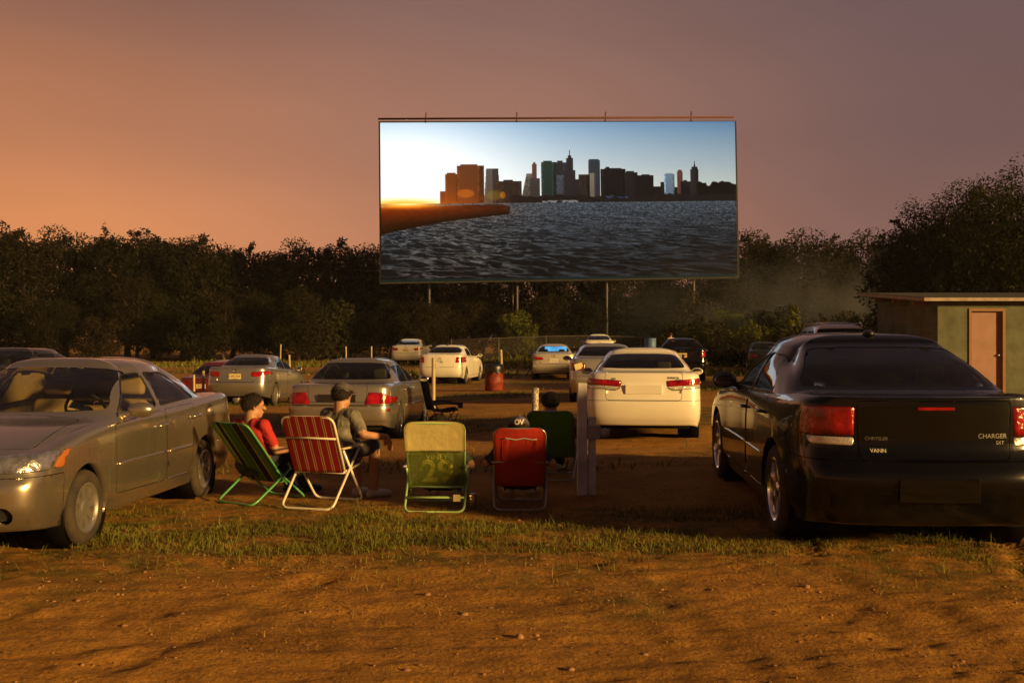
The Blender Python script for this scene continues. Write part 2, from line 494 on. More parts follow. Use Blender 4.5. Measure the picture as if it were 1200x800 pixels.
def lip_edges(bm, filt, vec):
    be = [e for e in bm.edges if e.is_boundary and filt(e)]
    if not be: return
    r = bmesh.ops.extrude_edge_only(bm, edges=be)
    for v in [g for g in r['geom'] if isinstance(g, bmesh.types.BMVert)]:
        d = vec(v.co); v.co += Vector(d)

def make_wheel(name, R_, w, kind, parent, pos, side, rimmat, style='five'):
    """wheel > tyre, rim ; local axis X"""
    e = bpy.data.objects.new(name, None); COL.objects.link(e); e.parent = parent; e.location = pos
    if side < 0: e.rotation_euler = (0, 0, PI)
    rr = R_ * (.64 if style != 'big' else .70)
    b = bmesh.new()
    h = w / 2
    pr = [(rr, h * .80), (rr + .012, h * .93), ((R_ + rr) / 2, h * 1.0), (R_ - .03, h * .93), (R_ - .008, h * .78), (R_, h * .55)]
    for q in (.32, .28, -.28, -.32): pr.append((R_ - (.008 if abs(q) == .28 else 0), h * q))
    pr += [(R_, -h * .55), (R_ - .008, -h * .78), (R_ - .03, -h * .93), ((R_ + rr) / 2, -h), (rr, -h * .8)]
    lathe(b, pr, 48)
    t = obj('tyre', b, M['rubber'], e)
    b = bmesh.new()
    lathe(b, [(rr + .004, h * .80), (rr + .008, h * .90), (rr - .006, h * .92), (rr - .022, h * .78), (rr - .03, h * .30), (rr - .035, -h * .7)], 48)
    # spokes
    ns = {'five': 5, 'big': 5, 'eight': 8, 'many': 10}[style]
    hub = .055
    lathe(b, [(0.0, h * .78), (hub * .6, h * .78), (hub, h * .70), (hub * 1.25, h * .60), (hub * 1.35, h * .2)], 20)
    for k in range(ns):
        a = 2 * PI * k / ns + .2
        wi = {'five': .044, 'big': .05, 'eight': .034, 'many': .020}[style]
        rot = Matrix.Rotation(a, 3, 'X')
        v = []
        for (r0, ww, xx) in ((hub, wi * .8, h * .66), ((hub + rr) / 2, wi * .72, h * .70), (rr - .012, wi * 1.2, h * .74)):
            v.append([rot @ Vector((xx, s * ww, r0)) for s in (-1, 1)] + [rot @ Vector((xx - .035, s * ww * 1.15, r0)) for s in (-1, 1)])
        V = [[b.verts.new(c) for c in row] for row in v]
        for A, B in zip(V, V[1:]):
            b.faces.new((A[0], A[1], B[1], B[0])); b.faces.new((A[1], A[3], B[3], B[1])); b.faces.new((A[2], A[0], B[0], B[2]))
    bmesh.ops.recalc_face_normals(b, faces=b.faces)
    obj('rim', b, rimmat, e, smooth=35)
    b = bmesh.new()
    lathe(b, [(0.001, -.01), (rr - .03, -.01)], 32)
    obj('brake_disc', b, M['dark'], e)
    return e

def make_seat(parent, x, y, m, zb=.28, tilt=.25, head=True, h=.62, w=.46):
    e = bpy.data.objects.new('seat', None); COL.objects.link(e); e.parent = parent; e.location = (x, y, zb)
    b = bmesh.new()
    add_box(b, (0, .05, .10), (w, .50, .16), bevel=.06, seg=3)
    obj('seat_base', b, m, e)
    b = bmesh.new()
    rot = Matrix.Rotation(tilt, 3, 'X')
    add_box(b, (0, -.24 - math.sin(tilt) * h / 2 * .5, .14 + h / 2), (w * .96, .15, h), rot, bevel=.07, seg=3)
    for v in b.verts:
        if v.co.z > .5: v.co.x *= 1 - .35 * (v.co.z - .5) / .4
    obj('seat_back', b, m, e)
    if head:
        b = bmesh.new()
        add_box(b, (0, -.27 - math.sin(tilt) * h * .95, .14 + h + .12), (.25, .10, .18), rot, bevel=.045, seg=3)
        obj('headrest', b, m, e)
    return e

def make_car(name, label, loc, rz, P, pm, group='cars parked on the field', pitch=0.0, roll=0.0, cat='car'):
    p = dict(CAR_DEF); p.update(P)
    root = empty(name, loc, rz, label, cat, group, pitch, roll)
    hw = p['W'] / 2; L = p['L']; yf = L / 2; yr = -L / 2
    af = yf - p['fo']; ar = yr + p['ro']; wb = af - ar
    bm = car_shell(p)
    tree = BVHTree.FromBMesh(bm)
    def rear_y(x, z):
        h = tree.ray_cast(Vector((x, yr - 3, z)), Vector((0, 1, 0)))[0]
        return h.y if h else yr
    def front_y(x, z):
        h = tree.ray_cast(Vector((x, yf + 3, z)), Vector((0, -1, 0)))[0]
        return h.y if h else yf
    def front_normal(x, z):
        h = tree.ray_cast(Vector((x, yf + 3, z)), Vector((0, -1, 0)))
        return h[1] if h[1] is not None else Vector((0, 1, 0))
    def side_x(y, z, s=1):
        h = tree.ray_cast(Vector((s * 4, y, z)), Vector((-s, 0, 0)))[0]
        return h.x if h else s * hw
    def top_z(x, y):
        h = tree.ray_cast(Vector((x, y, 4)), Vector((0, 0, -1)))[0]
        return h.z if h else 1
    near = p.get('near', 0)
    RN[:] = [4, 36] if near else ([2, 20] if loc[1] < 35 else [1, 14])
    gap = .0055 if near else .007
    rw = p['wr']
    parts = {}
    # ---- wheel openings
    for ya in (af, ar):
        poly = circle_poly((ya, rw * .98), rw + p.get('archgap', .055), RN[1])
        fs = cut_panel(bm, poly, 'x', lambda c, n: abs(c.x) > hw * .5 and c.z < 1.0)
        bmesh.ops.delete(bm, geom=fs, context='FACES')
    # ---- glass outlines
    zb = p['belt']
    def belt(y): return float(np.interp(y, [ar, af - .75 * wb, af - .5 * wb, af - .27 * wb], [zb[3], zb[2], zb[1], zb[0]]))
    side_glass = p['side_glass']
    for pane in side_glass:
        pts = round_poly(pane, p.get('gr', .045), 4)
        both = cut_panel(bm, pts, 'x', lambda c, n: abs(c.x) > hw * .45)
        halves = [(s, [f for f in both if f.calc_center_median().x * s > 0]) for s in (-1, 1)]
        for s, fs in halves:
            g = take(bm, fs, 0.006, -.006)
            w = obj('window', g, M[p.get('glass_side', 'glass_mid')], root)
            parts.setdefault('window', []).append(w)
    def quad_glass(zlo, zhi, wlo, whi, front, inset=.03):
        pts = [(-wlo, zlo), (wlo, zlo), (whi, zhi), (-whi, zhi)]
        # bowed upper and lower edge
        pts = [(-wlo, zlo + .01), (-wlo * .5, zlo), (wlo * .5, zlo), (wlo, zlo + .01), (whi, zhi - .015), (whi * .5, zhi), (-whi * .5, zhi), (-whi, zhi - .015)]
        return round_poly(pts, .06, 4)
    wsz = p.get('ws', (p['cowl'][1] + .03, p['hd'][1] - .02, hw - .165, p['wtop'] - .045))
    blz = p.get('blg', (p['bl'][1] + .025, p['rh'][1] - .03, hw - .24, p['wtop'] - .09))
    fs = cut_panel(bm, quad_glass(*wsz, True), 'y', lambda c, n: c.y > p['hy'] and c.z > .8 and (n.y > .02))
    g = take(bm, fs, .004, -.004); wsh = obj('windshield', g, M[p.get('glass_front', 'glass')], root)
    fs = cut_panel(bm, quad_glass(*blz, False), 'y', lambda c, n: c.y < p['hy'] and c.z > .8 and (n.y < -.02))
    g = take(bm, fs, .004, -.004); rwn = obj('rear_window', g, M[p.get('glass_rear', 'glass_mid')], root)
    # ---- doors
    dz0 = p['zs'] + .10
    for k, dpoly in enumerate(p['doors']):
        pts = round_poly(dpoly, .06, 3)
        both = cut_panel(bm, pts, 'x', lambda c, n: abs(c.x) > hw * .45)
        halves = [(s, [f for f in both if f.calc_center_median().x * s > 0]) for s in (-1, 1)]
        for s, fs in halves:
            if not fs: continue
            g = take(bm, fs, gap)
            d = obj('door', g, pm, root)
            parts.setdefault('door', []).append((d, s, k))
    # ---- lamps
    for (nm, polys, axis, side, mtl, lbl) in p['lamps']:
        for s in (-1, 1):
            for poly in polys:
                pts = round_poly([(s * a, b) for a, b in poly] if axis != 'x' else poly, p.get('lr', .02), 3)
                if axis == 'y':
                    if side == 'rear': filt = lambda c, n, s=s: c.y < yr + .75 and s * c.x > .05 and n.y < .6
                    else: filt = lambda c, n, s=s: c.y > yf - .75 and s * c.x > .05 and n.y > -.6
                else:
                    filt = lambda c, n, s=s: s * c.x > hw * .5
                fs = cut_panel(bm, pts, axis, filt)
                if not fs: continue
                g = take(bm, fs, .003, .004, .02)
                o = obj(nm, g, M[mtl], root)
                if lbl: o['label'] = lbl
    # ---- bumpers and lids
    for yy, no in ((ar - rw - .075, (0, 1, 0)), (af + rw + .075, (0, 1, 0))):
        bmesh.ops.bisect_plane(bm, geom=bm.verts[:] + bm.edges[:] + bm.faces[:], dist=1e-5, plane_co=(0, yy, 0), plane_no=no)
    if p.get('bumper_r'):
        z1 = p['bumper_r']
        fs = cut_panel(bm, [(-hw - .1, .05), (hw + .1, .05), (hw + .1, z1), (-hw - .1, z1)], 'y', lambda c, n: c.y < ar - rw - .075)
        g = take(bm, fs, gap); obj('rear_bumper', g, pm, root)
    if p.get('bumper_f'):
        z1 = p['bumper_f']
        fs = cut_panel(bm, [(-hw - .1, .05), (hw + .1, .05), (hw + .1, z1), (-hw - .1, z1)], 'y', lambda c, n: c.y > af + rw + .075)
        g = take(bm, fs, gap); fbm = g
        for (cx, cz, cr) in p.get('fogholes', []):
            ff = cut_panel(fbm, circle_poly((cx, cz), cr, 24), 'y', lambda c, n: n.y > .1)
            h = take(fbm, ff, 0, -.05, 0); obj('fog_light_recess', h, M['trimblack'], root)
            lip_edges(fbm, lambda e: all((Vector((v.co.x - cx, 0, v.co.z - cz)).length < cr + .01) for v in e.verts), lambda c: (0, -.06, 0))
        if p.get('lowgrille'):
            ff = cut_panel(fbm, round_poly(p['lowgrille'], .03, 3), 'y', lambda c, n: n.y > .1)
            h = take(fbm, ff, 0, -.04, 0); obj('lower_grille', h, M['trimblack'], root)
        obj('front_bumper', fbm, pm, root)
    if p.get('grille'):
        ff = cut_panel(bm, round_poly(p['grille'], .03, 3), 'y', lambda c, n: c.y > yf - .7 and n.y > .05)
        if ff:
            h = take(bm, ff, .004, -.02, .02); obj('grille', h, M['trimblack'], root)
    if p.get('lid'):
        fs = cut_panel(bm, round_poly(p['lid'], .05, 4), 'y', lambda c, n: c.y < yr + .9 and n.y < .2 and c.z < p['zd'] + .2 and c.y < p['bl'][0] + .1)
        g = take(bm, fs, gap); parts['lid'] = obj('trunk_lid', g, pm, root)
    if p.get('hood'):
        fs = cut_panel(bm, round_poly(p['hood'], .08, 4), 'z', lambda c, n: n.z > .25 and c.y > p['cowl'][0] - .5 and c.z > .6)
        if fs:
            g = take(bm, fs, gap); obj('hood', g, pm, root)
    # ---- lips on the wheel openings and glass apertures for real thickness
    def near_arch(e):
        c = (e.verts[0].co + e.verts[1].co) / 2
        return abs(c.x) > hw * .5 and any((Vector((0, c.y - ya, c.z - rw * .98)).length < rw + .062) for ya in (af, ar))
    lip_edges(bm, near_arch, lambda c: (-.07 if c.x > 0 else .07, 0, 0))
    obj('body', bm, pm, root)
    # ---- wells, floor and interior tub
    b = bmesh.new()
    for ya in (af, ar):
        for s in (-1, 1):
            Mx = Matrix.Translation((0, ya, rw * .98))
            r0 = rw + p.get('archgap', .055) + .012
            rings = lathe(b, [(r0, s * (hw - .035)), (r0, s * (hw - .34)), (.02, s * (hw - .34))], 30, 'X', Mx)
    add_box(b, (0, 0, p['zs'] + .06), (2 * hw - .42, L - .5, .06))
    add_box(b, (0, af, rw), (2 * hw - .65, .12, .12)); add_box(b, (0, ar, rw - .02), (2 * hw - .55, .14, .14))
    obj('underbody', b, M['dark'], root)
    cy, cz = p['cowl']
    cloth = M[p.get('cloth', 'grey_cloth')]
    b = bmesh.new()
    add_box(b, (0, cy - .32, cz - .13), (2 * hw - .28, .62, .2), bevel=.07, seg=3)
    obj('dashboard', b, M['dash'], root)
    b = bmesh.new()
    add_box(b, (0, p['bl'][0] + .16, p['bl'][1] - .05), (2 * hw - .36, .34, .03), bevel=.01)
    obj('parcel_shelf', b, M[p.get('shelf', 'dash')], root)
    fy = p.get('front_seat', cy - 1.15); rys = p.get('rear_seat', p['bl'][0] + .62)
    if p.get('seats', 1):
        for s in (-1, 1):
            make_seat(root, s * .36, fy, cloth, zb=.30, h=.58)
        b = bmesh.new()
        rot = Matrix.Rotation(.35, 3, 'X')
        add_box(b, (0, rys - .30, .62), (1.26, .16, .58), rot, bevel=.06, seg=3)
        add_box(b, (0, rys + .02, .40), (1.26, .5, .18), bevel=.06, seg=3)
        obj('rear_bench', b, cloth, root)
        b = bmesh.new()
        cpt = Vector((-.36, cy - .62, cz + .0)); rot = Matrix.Rotation(R(65), 3, 'X')
        ringp = [cpt + rot @ Vector((.18 * math.cos(a), .18 * math.sin(a), 0)) for a in np.linspace(0, 2 * PI, 28, endpoint=False)]
        sweep(b, ringp, .014, 8, closed=True)
        for a in (R(0), R(180), R(270)):
            sweep(b, [cpt, cpt + rot @ Vector((.17 * math.cos(a), .17 * math.sin(a), 0))], .014, 6)
        add_ell(b, cpt, (.06, .05, .05))
        obj('steering_wheel', b, M['dash'], root)
        b = bmesh.new()
        add_box(b, (0, p['hd'][0] - .06, p['hd'][1] - .13), (.24, .03, .07), bevel=.012)
        add_cyl(b, (0, p['hd'][0] - .05, p['hd'][1] - .09), (0, p['hd'][0] - .02, p['hd'][1] - .02), .01)
        obj('rear_view_mirror', b, M['dash'], root)
    # ---- wheels
    rimm = M[p.get('rim', 'alloy')]
    for ya in (af, ar):
        for s in (-1, 1):
            make_wheel('wheel', rw, p.get('tw', .2), 0, root, (s * (hw - p.get('tw', .2) / 2 - .012 + p['wflare'] * .7), ya, rw * .985), s, rimm, p.get('spokes', 'five'))
    # ---- mirrors
    ya = (p['yA'] or cy - .28) - .13
    zm = belt(ya) + p.get('mz', .085)
    for s in (-1, 1):
        b = bmesh.new()
        msz = p.get('msize', (.105, .055, .065))
        add_ell(b, (s * (hw + .075), ya, zm), msz, seg=18, rings=12)
        for v in b.verts:
            if v.co.y < ya - .02: v.co.y = ya - .02
            v.co.y += .25 * (abs(v.co.x) - hw - .07) * -1
        sweep(b, [(s * (hw - .09), ya + .05, belt(ya) + .045), (s * (hw + .0), ya + .03, zm - .035)], .028, 10)
        o = obj('side_mirror', b, M['trimblack'] if p.get('black_mirror') else pm, root, smooth=40)
        b = bmesh.new()
        add_ell(b, (s * (hw + .075), ya - .021 + .0, zm), (msz[0] * .86, .003, msz[2] * .8))
        for v in b.verts: v.co.y += .25 * (abs(v.co.x) - hw - .07) * -1
        obj('mirror_glass', b, M['chrome'], o)
    # ---- handles, trim
    for (d, s, k) in parts.get('door', []):
        hy_, hz_ = p['handles'][k]
        b = bmesh.new()
        x0 = side_x(hy_, hz_, s)
        sweep(b, [(x0 - s * .01, hy_ + .09, hz_), (x0 + s * .03, hy_ + .07, hz_ + .004), (x0 + s * .032, hy_ - .07, hz_ + .008), (x0 - s * .01, hy_ - .09, hz_ + .008)], .014, 8)
        obj('handle', b, M[p['handlemat']] if p.get('handlemat') else pm, d)
        if p.get('trim'):
            zt, tm, tr = p['trim']
            ys_ = [v.co.y for v in d.data.vertices if abs(v.co.z - zt) < .08]
            if ys_:
                y0, y1 = min(ys_) + .02, max(ys_) - .02
                if y1 - y0 > .15:
                    b = bmesh.new()
                    pts = [(side_x(y, zt, s) + s * .002, y, zt) for y in np.linspace(y0, y1, 10)]
                    sweep(b, pts, tr, 8)
                    for v in b.verts: v.co.x = v.co.x
                    obj('side_moulding', b, M[tm] if tm != 'paint' else pm, d)
    # window frame trim around the daylight opening
    for pane in side_glass if near else []:
        pts = round_poly(pane, p.get('gr', .045), 4)
        for s in (-1, 1):
            b = bmesh.new()
            sweep(b, [(side_x(a, c, s) - s * .002, a, c) for a, c in pts], .008, 6, closed=True)
            obj('window_seal', b, M['trimblack'], root)
    # ---- licence plate
    if p.get('plate'):
        x, z, w, h, mt = p['plate']
        y = min(rear_y(x, z), rear_y(x - w / 2, z), rear_y(x + w / 2, z)) - .008
        b = bmesh.new(); add_box(b, (x, y, z), (w, .008, h), bevel=.002)
        pl = obj('licence_plate', b, M[mt], root, smooth=False)
        rnd = random.Random(name + label)
        tx = ''.join(rnd.choice('ABCDEFGHJKLMNPRSTUVWXYZ') for _ in range(3)) + ' ' + ''.join(rnd.choice('0123456789') for _ in range(3))
        if p.get('plate_text', 1):
            b = text_bm(tx, h * .62, .001)
            for v in b.verts:
                X, Z = v.co.x * .85, v.co.y
                v.co = Vector((X + x, y - .0055, Z + z))
            obj('plate_number', b, M['plate_ink'], pl, smooth=False)
    # ---- extra lettering on the tail
    for (tx, x, z, size, mt) in p.get('badges', []):
        b = text_bm(tx, size, .002)
        for v in b.verts:
            X, Z, D = v.co.x + x, v.co.y + z, v.co.z
            v.co = Vector((X, rear_y(X, Z) - .004 - D, Z))
        obj('badge', b, M[mt], parts.get('lid') or root, smooth=False)
    if p.get('emblem'):
        x, z, r = p['emblem']
        b = bmesh.new()
        sweep(b, [(x + r * 1.3 * math.cos(a), rear_y(x, z) - .006, z + r * math.sin(a)) for a in np.linspace(0, 2 * PI, 20, endpoint=False)], r * .16, 6, closed=True)
        obj('emblem', b, M['chrome'], parts.get('lid') or root)
    if p.get('plate_recess'):
        x, z, w, h, mt = p['plate_recess']
        y = min(rear_y(x + i * w / 4, z + k * h / 2) for i in (-2, -1, 0, 1, 2) for k in (-1, 0, 1)) - .004
        b = bmesh.new(); add_box(b, (x, y + .02, z), (w, .052, h), bevel=.006)
        obj('plate_bracket', b, pm if mt == 'paint' else M[mt], root, smooth=False)
    if p.get('exhaust'):
        b = bmesh.new()
        for x in p['exhaust']:
            lathe(b, [(.03, yr + .35), (.034, yr + .06), (.03, yr + .06), (.027, yr + .1)], 16, 'X', Matrix.Translation((x, 0, p['zr0'] - .02)) @ Matrix.Rotation(R(90), 4, 'Z'))
        obj('exhaust_pipe', b, M['steelgrey'], root)
    if p.get('high_lamp'):
        x, z, w, h = p['high_lamp']
        y = rear_y(x, z) - .004
        b = bmesh.new(); add_box(b, (x, y, z), (w, .02, h), bevel=.004)
        obj('brake_lamp', b, M[p.get('hlm', 'red_lens')], root, smooth=False)
    if p.get('antenna_fin'):
        x, y = p['antenna_fin']
        b = bmesh.new(); add_ell(b, (x, y, top_z(x, y) + .008), (.05, .07, .03)); obj('roof_antenna', b, M['trimblack'], root)
    root['_'] = 0
    del root['_']
    return root, dict(rear_y=rear_y, front_y=front_y, front_normal=front_normal, side_x=side_x, top_z=top_z, p=p, belt=belt, parts=parts)
# ------------------------------------------------------------------ paints
M['champagne'] = paint('champagne metallic paint', (.47, .415, .335), .85, .22)
M['black_paint'] = paint('black car paint', (.003, .003, .0035), .0, .25, coat=.8, spec=.1, dust_amt=.02)
M['white_paint'] = paint('white car paint', (.78, .75, .68), 0, .35)
M['silver_paint'] = paint('silver metallic paint', (.40, .395, .385), .8, .32)
M['taupe_paint'] = paint('light grey beige paint', (.36, .335, .31), .7, .34)
M['pale_silver'] = paint('pale silver paint', (.55, .54, .52), .7, .32)
M['beige_silver'] = paint('beige silver paint', (.58, .53, .45), .4, .36)
M['red_paint'] = paint('dark red paint', (.12, .009, .008), .1, .35)
M['navy_paint'] = paint('dark grey paint', (.02, .022, .026), .2, .35)

def std_panes(p0, yA0, yA1, yB, yC0, yC1, ztop, quarter=None, drop=.055):
    p = dict(CAR_DEF); p.update(p0); zb = p['belt']; L = p['L']; af = L / 2 - p['fo']; ar = -L / 2 + p['ro']; wb = af - ar
    bl = lambda y: float(np.interp(y, [ar, af - .75 * wb, af - .5 * wb, af - .27 * wb], [zb[3], zb[2], zb[1], zb[0]]))
    ym = (yB + yA0) / 2
    a = [(yA0, bl(yA0) + drop), (yB + .035, bl(yB) + drop), (yB + .03, ztop), (yA1, ztop - .012), ((yA0 + yA1) / 2 + .0, (bl(yA0) + drop + ztop) / 2 + .01)]
    b = [(yB - .035, bl(yB) + drop), (yC0, bl(yC0) + drop), (yC1, ztop - .03), (yC1 + .14, ztop - .008), (yB - .04, ztop)]
    return [a, b]
def std_doors(p0, y0, yB, yR):
    p = dict(CAR_DEF); p.update(p0); zb = p['belt']; L = p['L']; ar = -L / 2 + p['ro']
    z0 = p['zs'] + .11
    top = lambda y: float(np.interp(y, [yR, y0], [zb[3], zb[0]])) + .012
    return [[(y0, z0 + .02), (y0, top(y0) - .02), (yB + .01, top(yB)), (yB + .01, z0)],
            [(yB - .004, z0), (yB - .004, top(yB)), (yR, top(yR)), (yR, .78), (ar + p['wr'] + .10, z0 + .12), (ar + p['wr'] + .12, z0)]]

# ---- compact saloon seen from the front
pS = dict(L=4.51, W=1.71, H=1.41, fo=.88, ro=1.095, wr=.288, zh0=.735, zfen=.845, belt=(.895, .91, .925, .95), zd=.99, fb=.23, rb=.20,
          cowl=(1.02, .95), hd=(.22, 1.345), rh=(-.86, 1.345), bl=(-1.52, 1.02), wtop=.565, zrail=1.275, hy=-.25, q=(8, 6), near=1,
          bumper_f=.60, bumper_r=.62, glass_side='glass', glass_front='glass', glass_rear='glass', cloth='tan_cloth', shelf='tan_trim', rim='alloy', spokes='eight', tw=.185,
          fogholes=[(.60, .335, .062), (-.60, .335, .062)], lowgrille=[(-.42, .27), (.42, .27), (.42, .39), (-.42, .39)],
          grille=[(-.27, .63), (.27, .63), (.27, .73), (-.27, .73)], trim=(.56, 'paint', .016), front_seat=-.12, rear_seat=-.95)
pS['side_glass'] = std_panes(pS, .64, .13, -.155, -1.06, -.72, 1.27)
pS['doors'] = std_doors(pS, .90, -.15, -1.02)
pS['handles'] = [(-.02, .80), (-.86, .83)]
pS['lamps'] = [('headlight', [[(.33, .625), (.814, .632), (.813, .766), (.33, .735)]], 'y', 'front', 'reflector', None),
               ('turn_signal', [[(.817, .638), (.830, .642), (.828, .764), (.816, .766)]], 'y', 'front', 'amber', None),
               ('tail_light', [[(.46, .72), (.735, .72), (.74, .90), (.48, .90)]], 'y', 'rear', 'red_lens', None)]
pS['hood'] = [(-.60, .98), (.60, .98), (.66, 1.90), (.3, 2.02), (-.3, 2.02), (-.66, 1.90)]

# ---- full-size black saloon seen from behind
pC = dict(L=5.08, W=1.89, H=1.60, fo=.98, ro=1.05, wr=.362, zs=.19, zr0=.25, zh0=.78, zfen=.95, belt=(1.015, 1.03, 1.05, 1.085), zd=1.135, fb=.18, rb=.24,
          cowl=(.98, 1.045), hd=(.20, 1.515), rh=(-.95, 1.525), bl=(-1.86, 1.165), wtop=.70, gin=.035, zrail=1.41, hy=-.35, q=(8, 6), near=1, wflare=.03, decklip=.02, deckinset=.03, bumpout=.075,
          bumper_r=.72, bumper_f=.62, glass_side='glass_tint', glass_rear='glass_tint', glass_front='glass_mid', rim='chrome', spokes='big', tw=.225,
          trim=(.60, 'chrome', .009), lid=[(-.53, .725), (.53, .725), (.545, 1.08), (.54, 1.145), (-.54, 1.145), (-.545, 1.08)],
          blg=(1.195, 1.490, .765, .585), high_lamp=(0, 1.09, .26, .022), plate_recess=(0, .52, .56, .17, 'paint'), black_mirror=1, mz=.10, msize=(.125, .06, .08),
          badges=[('CHRYSLER', -.41, .875, .034, 'steelgrey'), ('CHARGER', .405, .895, .046, 'steelgrey'), ('SXT', .46, .848, .034, 'steelgrey'), ('VANN', -.40, .79, .040, 'plate_white')], exhaust=None,
          antenna_fin=(0, -.80), zr1=0, handlemat=None, archgap=.06)
pC['side_glass'] = std_panes(pC, .58, .08, -.26, -1.16, -.83, 1.42)
pC['doors'] = std_doors(pC, .98, -.26, -1.13)
pC['handles'] = [(-.12, .91), (-.98, .94)]
pC['lamps'] = [('tail_light', [[(.56, .89), (.895, .89), (.875, 1.10), (.555, 1.10)]], 'y', 'rear', 'red_lens', None),
               ('reversing_light', [[(.565, .822), (.845, .822), (.865, .884), (.56, .884)]], 'y', 'rear', 'clear_lens', None),
               ('headlight', [[(.45, .66), (.85, .66), (.85, .80), (.45, .78)]], 'y', 'front', 'reflector', None)]

# ---- white mid-size saloon
pW = dict(L=4.80, W=1.83, H=1.475, fo=.97, ro=1.10, wr=.33, zr0=.27, zfen=.90, belt=(.955, .975, .99, 1.015), zd=1.07, fb=.2, rb=.15,
          cowl=(1.10, 1.0), hd=(.25, 1.40), rh=(-.98, 1.405), bl=(-1.66, 1.10), wtop=.61, zrail=1.335, hy=-.35, q=(6, 5),
          bumper_r=.66, lid=[(-.58, .66), (.58, .66), (.60, 1.03), (.58, 1.10), (-.58, 1.10), (-.60, 1.03)], plate_recess=(0, .83, .56, .14, 'white_paint'),
          blg=(1.135, 1.37, .69, .53), emblem=None, badges=[('SONATA', .45, 1.005, .045, 'chrome'), ('GLS', -.46, .99, .04, 'chrome')], antenna_fin=None,
          high_lamp=None, glass_side='glass_mid', glass_rear='glass')
pW['side_glass'] = std_panes(pW, .60, .16, -.18, -1.08, -.78, 1.325)
pW['doors'] = std_doors(pW, .98, -.18, -1.12)
pW['handles'] = [(-.05, .86), (-.96, .89)]
pW['lamps'] = [('tail_light', [[(.36, .865), (.91, .905), (.87, 1.0), (.34, .955)]], 'y', 'rear', 'red_lens', None),
               ('reversing_light', [[(.42, .815), (.91, .845), (.91, .90), (.36, .86)]], 'y', 'rear', 'clear_lens', None)]
# ---- older boxy saloon
pB = dict(L=4.95, W=1.85, H=1.44, fo=1.03, ro=1.14, wr=.325, zr0=.30, zfen=.86, belt=(.925, .935, .945, .965), zd=.985, fb=.2, rb=.12,
          cowl=(1.05, .96), hd=(.20, 1.37), rh=(-1.02, 1.385), bl=(-1.62, 1.03), wtop=.62, zrail=1.315, hy=-.4, q=(6, 5),
          bumper_r=.66, lid=[(-.50, .70), (.50, .70), (.52, .95), (.50, 1.01), (-.50, 1.01), (-.52, .95)], blg=(1.06, 1.355, .745, .575),
          plate_recess=(0, .77, .66, .13, 'trimblack'), trim=(.58, 'paint', .016), glass_side='glass_mid', glass_rear='glass', rim='alloy', spokes='many')
pB['side_glass'] = std_panes(pB, .52, .10, -.24, -1.06, -.92, 1.30)
pB['doors'] = std_doors(pB, .95, -.24, -1.18)
pB['handles'] = [(-.10, .86), (-1.02, .86)]
pB['lamps'] = [('tail_light', [[(.47, .665), (.93, .675), (.90, .79), (.78, .86), (.54, .875)]], 'y', 'rear', 'red_lens', None),
               ('side_marker', [[(-2.36, .55), (-2.26, .55), (-2.26, .585), (-2.36, .585)]], 'x', 'rear', 'red_lens', None)]
# ---- rounded compact saloon
pR = dict(L=4.54, W=1.76, H=1.465, fo=.9, ro=1.04, wr=.315, zr0=.27, zfen=.90, belt=(.955, .975, .99, 1.02), zd=1.07, fb=.2, rb=.18,
          cowl=(1.12, 1.0), hd=(.25, 1.395), rh=(-.90, 1.40), bl=(-1.60, 1.10), wtop=.60, zrail=1.325, hy=-.3, q=(5, 4),
          bumper_r=.66, lid=[(-.53, .66), (.53, .66), (.55, 1.03), (.53, 1.10), (-.53, 1.10), (-.55, 1.03)], blg=(1.13, 1.365, .69, .52),
          plate=(0, .82, .34, .15, 'plate_yellow'), emblem=(0, .97, .045), high_lamp=None, glass_rear='glass_mid')
pR['side_glass'] = std_panes(pR, .62, .16, -.16, -.98, -.66, 1.315)
pR['doors'] = std_doors(pR, .96, -.16, -1.05)
pR['handles'] = [(-.04, .87), (-.92, .90)]
pR['lamps'] = [('tail_light', [[(.44, .84), (.60, .80), (.88, .90), (.86, .975), (.46, .94)]], 'y', 'rear', 'red_lens', None),
               ('reversing_light', [[(.47, .845), (.56, .83), (.57, .90), (.48, .905)]], 'y', 'rear', 'clear_lens', None)]
# ---- taller white compact
pT = dict(pR); pT.update(L=4.57, W=1.79, H=1.51, fo=.92, ro=.97, belt=(.98, 1.0, 1.02, 1.06), zd=1.13, cowl=(1.2, 1.04), hd=(.28, 1.44), rh=(-.95, 1.45), bl=(-1.66, 1.16), zrail=1.37, wr=.32,
          blg=(1.19, 1.42, .70, .53), lid=[(-.55, .66), (.55, .66), (.57, 1.08), (.55, 1.16), (-.55, 1.16), (-.57, 1.08)], plate=(0, .86, .34, .15, 'plate_white'), antenna_fin=(0, -.85))
pT['side_glass'] = std_panes(pT, .66, .2, -.16, -1.02, -.72, 1.36)
pT['doors'] = std_doors(pT, 1.0, -.16, -1.08)
pT['handles'] = [(-.04, .90), (-.92, .94)]
pT['lamps'] = [('tail_light', [[(.60, .83), (.88, .83), (.87, 1.05), (.63, 1.05)]], 'y', 'rear', 'red_lens', None),
               ('reversing_light', [[(.66, .905), (.80, .905), (.80, .97), (.67, .97)]], 'y', 'rear', 'clear_lens', None)]
# ---- generic saloon with wrap lamps
pG = dict(pW); pG.update(q=(5, 4), badges=[], plate_recess=None, plate=(0, .80, .34, .15, 'plate_white'), emblem=(0, .98, .045))
pG['lamps'] = [('tail_light', [[(.42, .84), (.92, .80), (.90, .98), (.46, .93)]], 'y', 'rear', 'red_lens', None)]
pA = dict(pG); pA.update(L=4.85, W=1.82, H=1.455, plate=None)
pA['lamps'] = [('tail_light', [[(.50, .80), (.91, .80), (.89, .985), (.52, .97)]], 'y', 'rear', 'red_lens', None)]
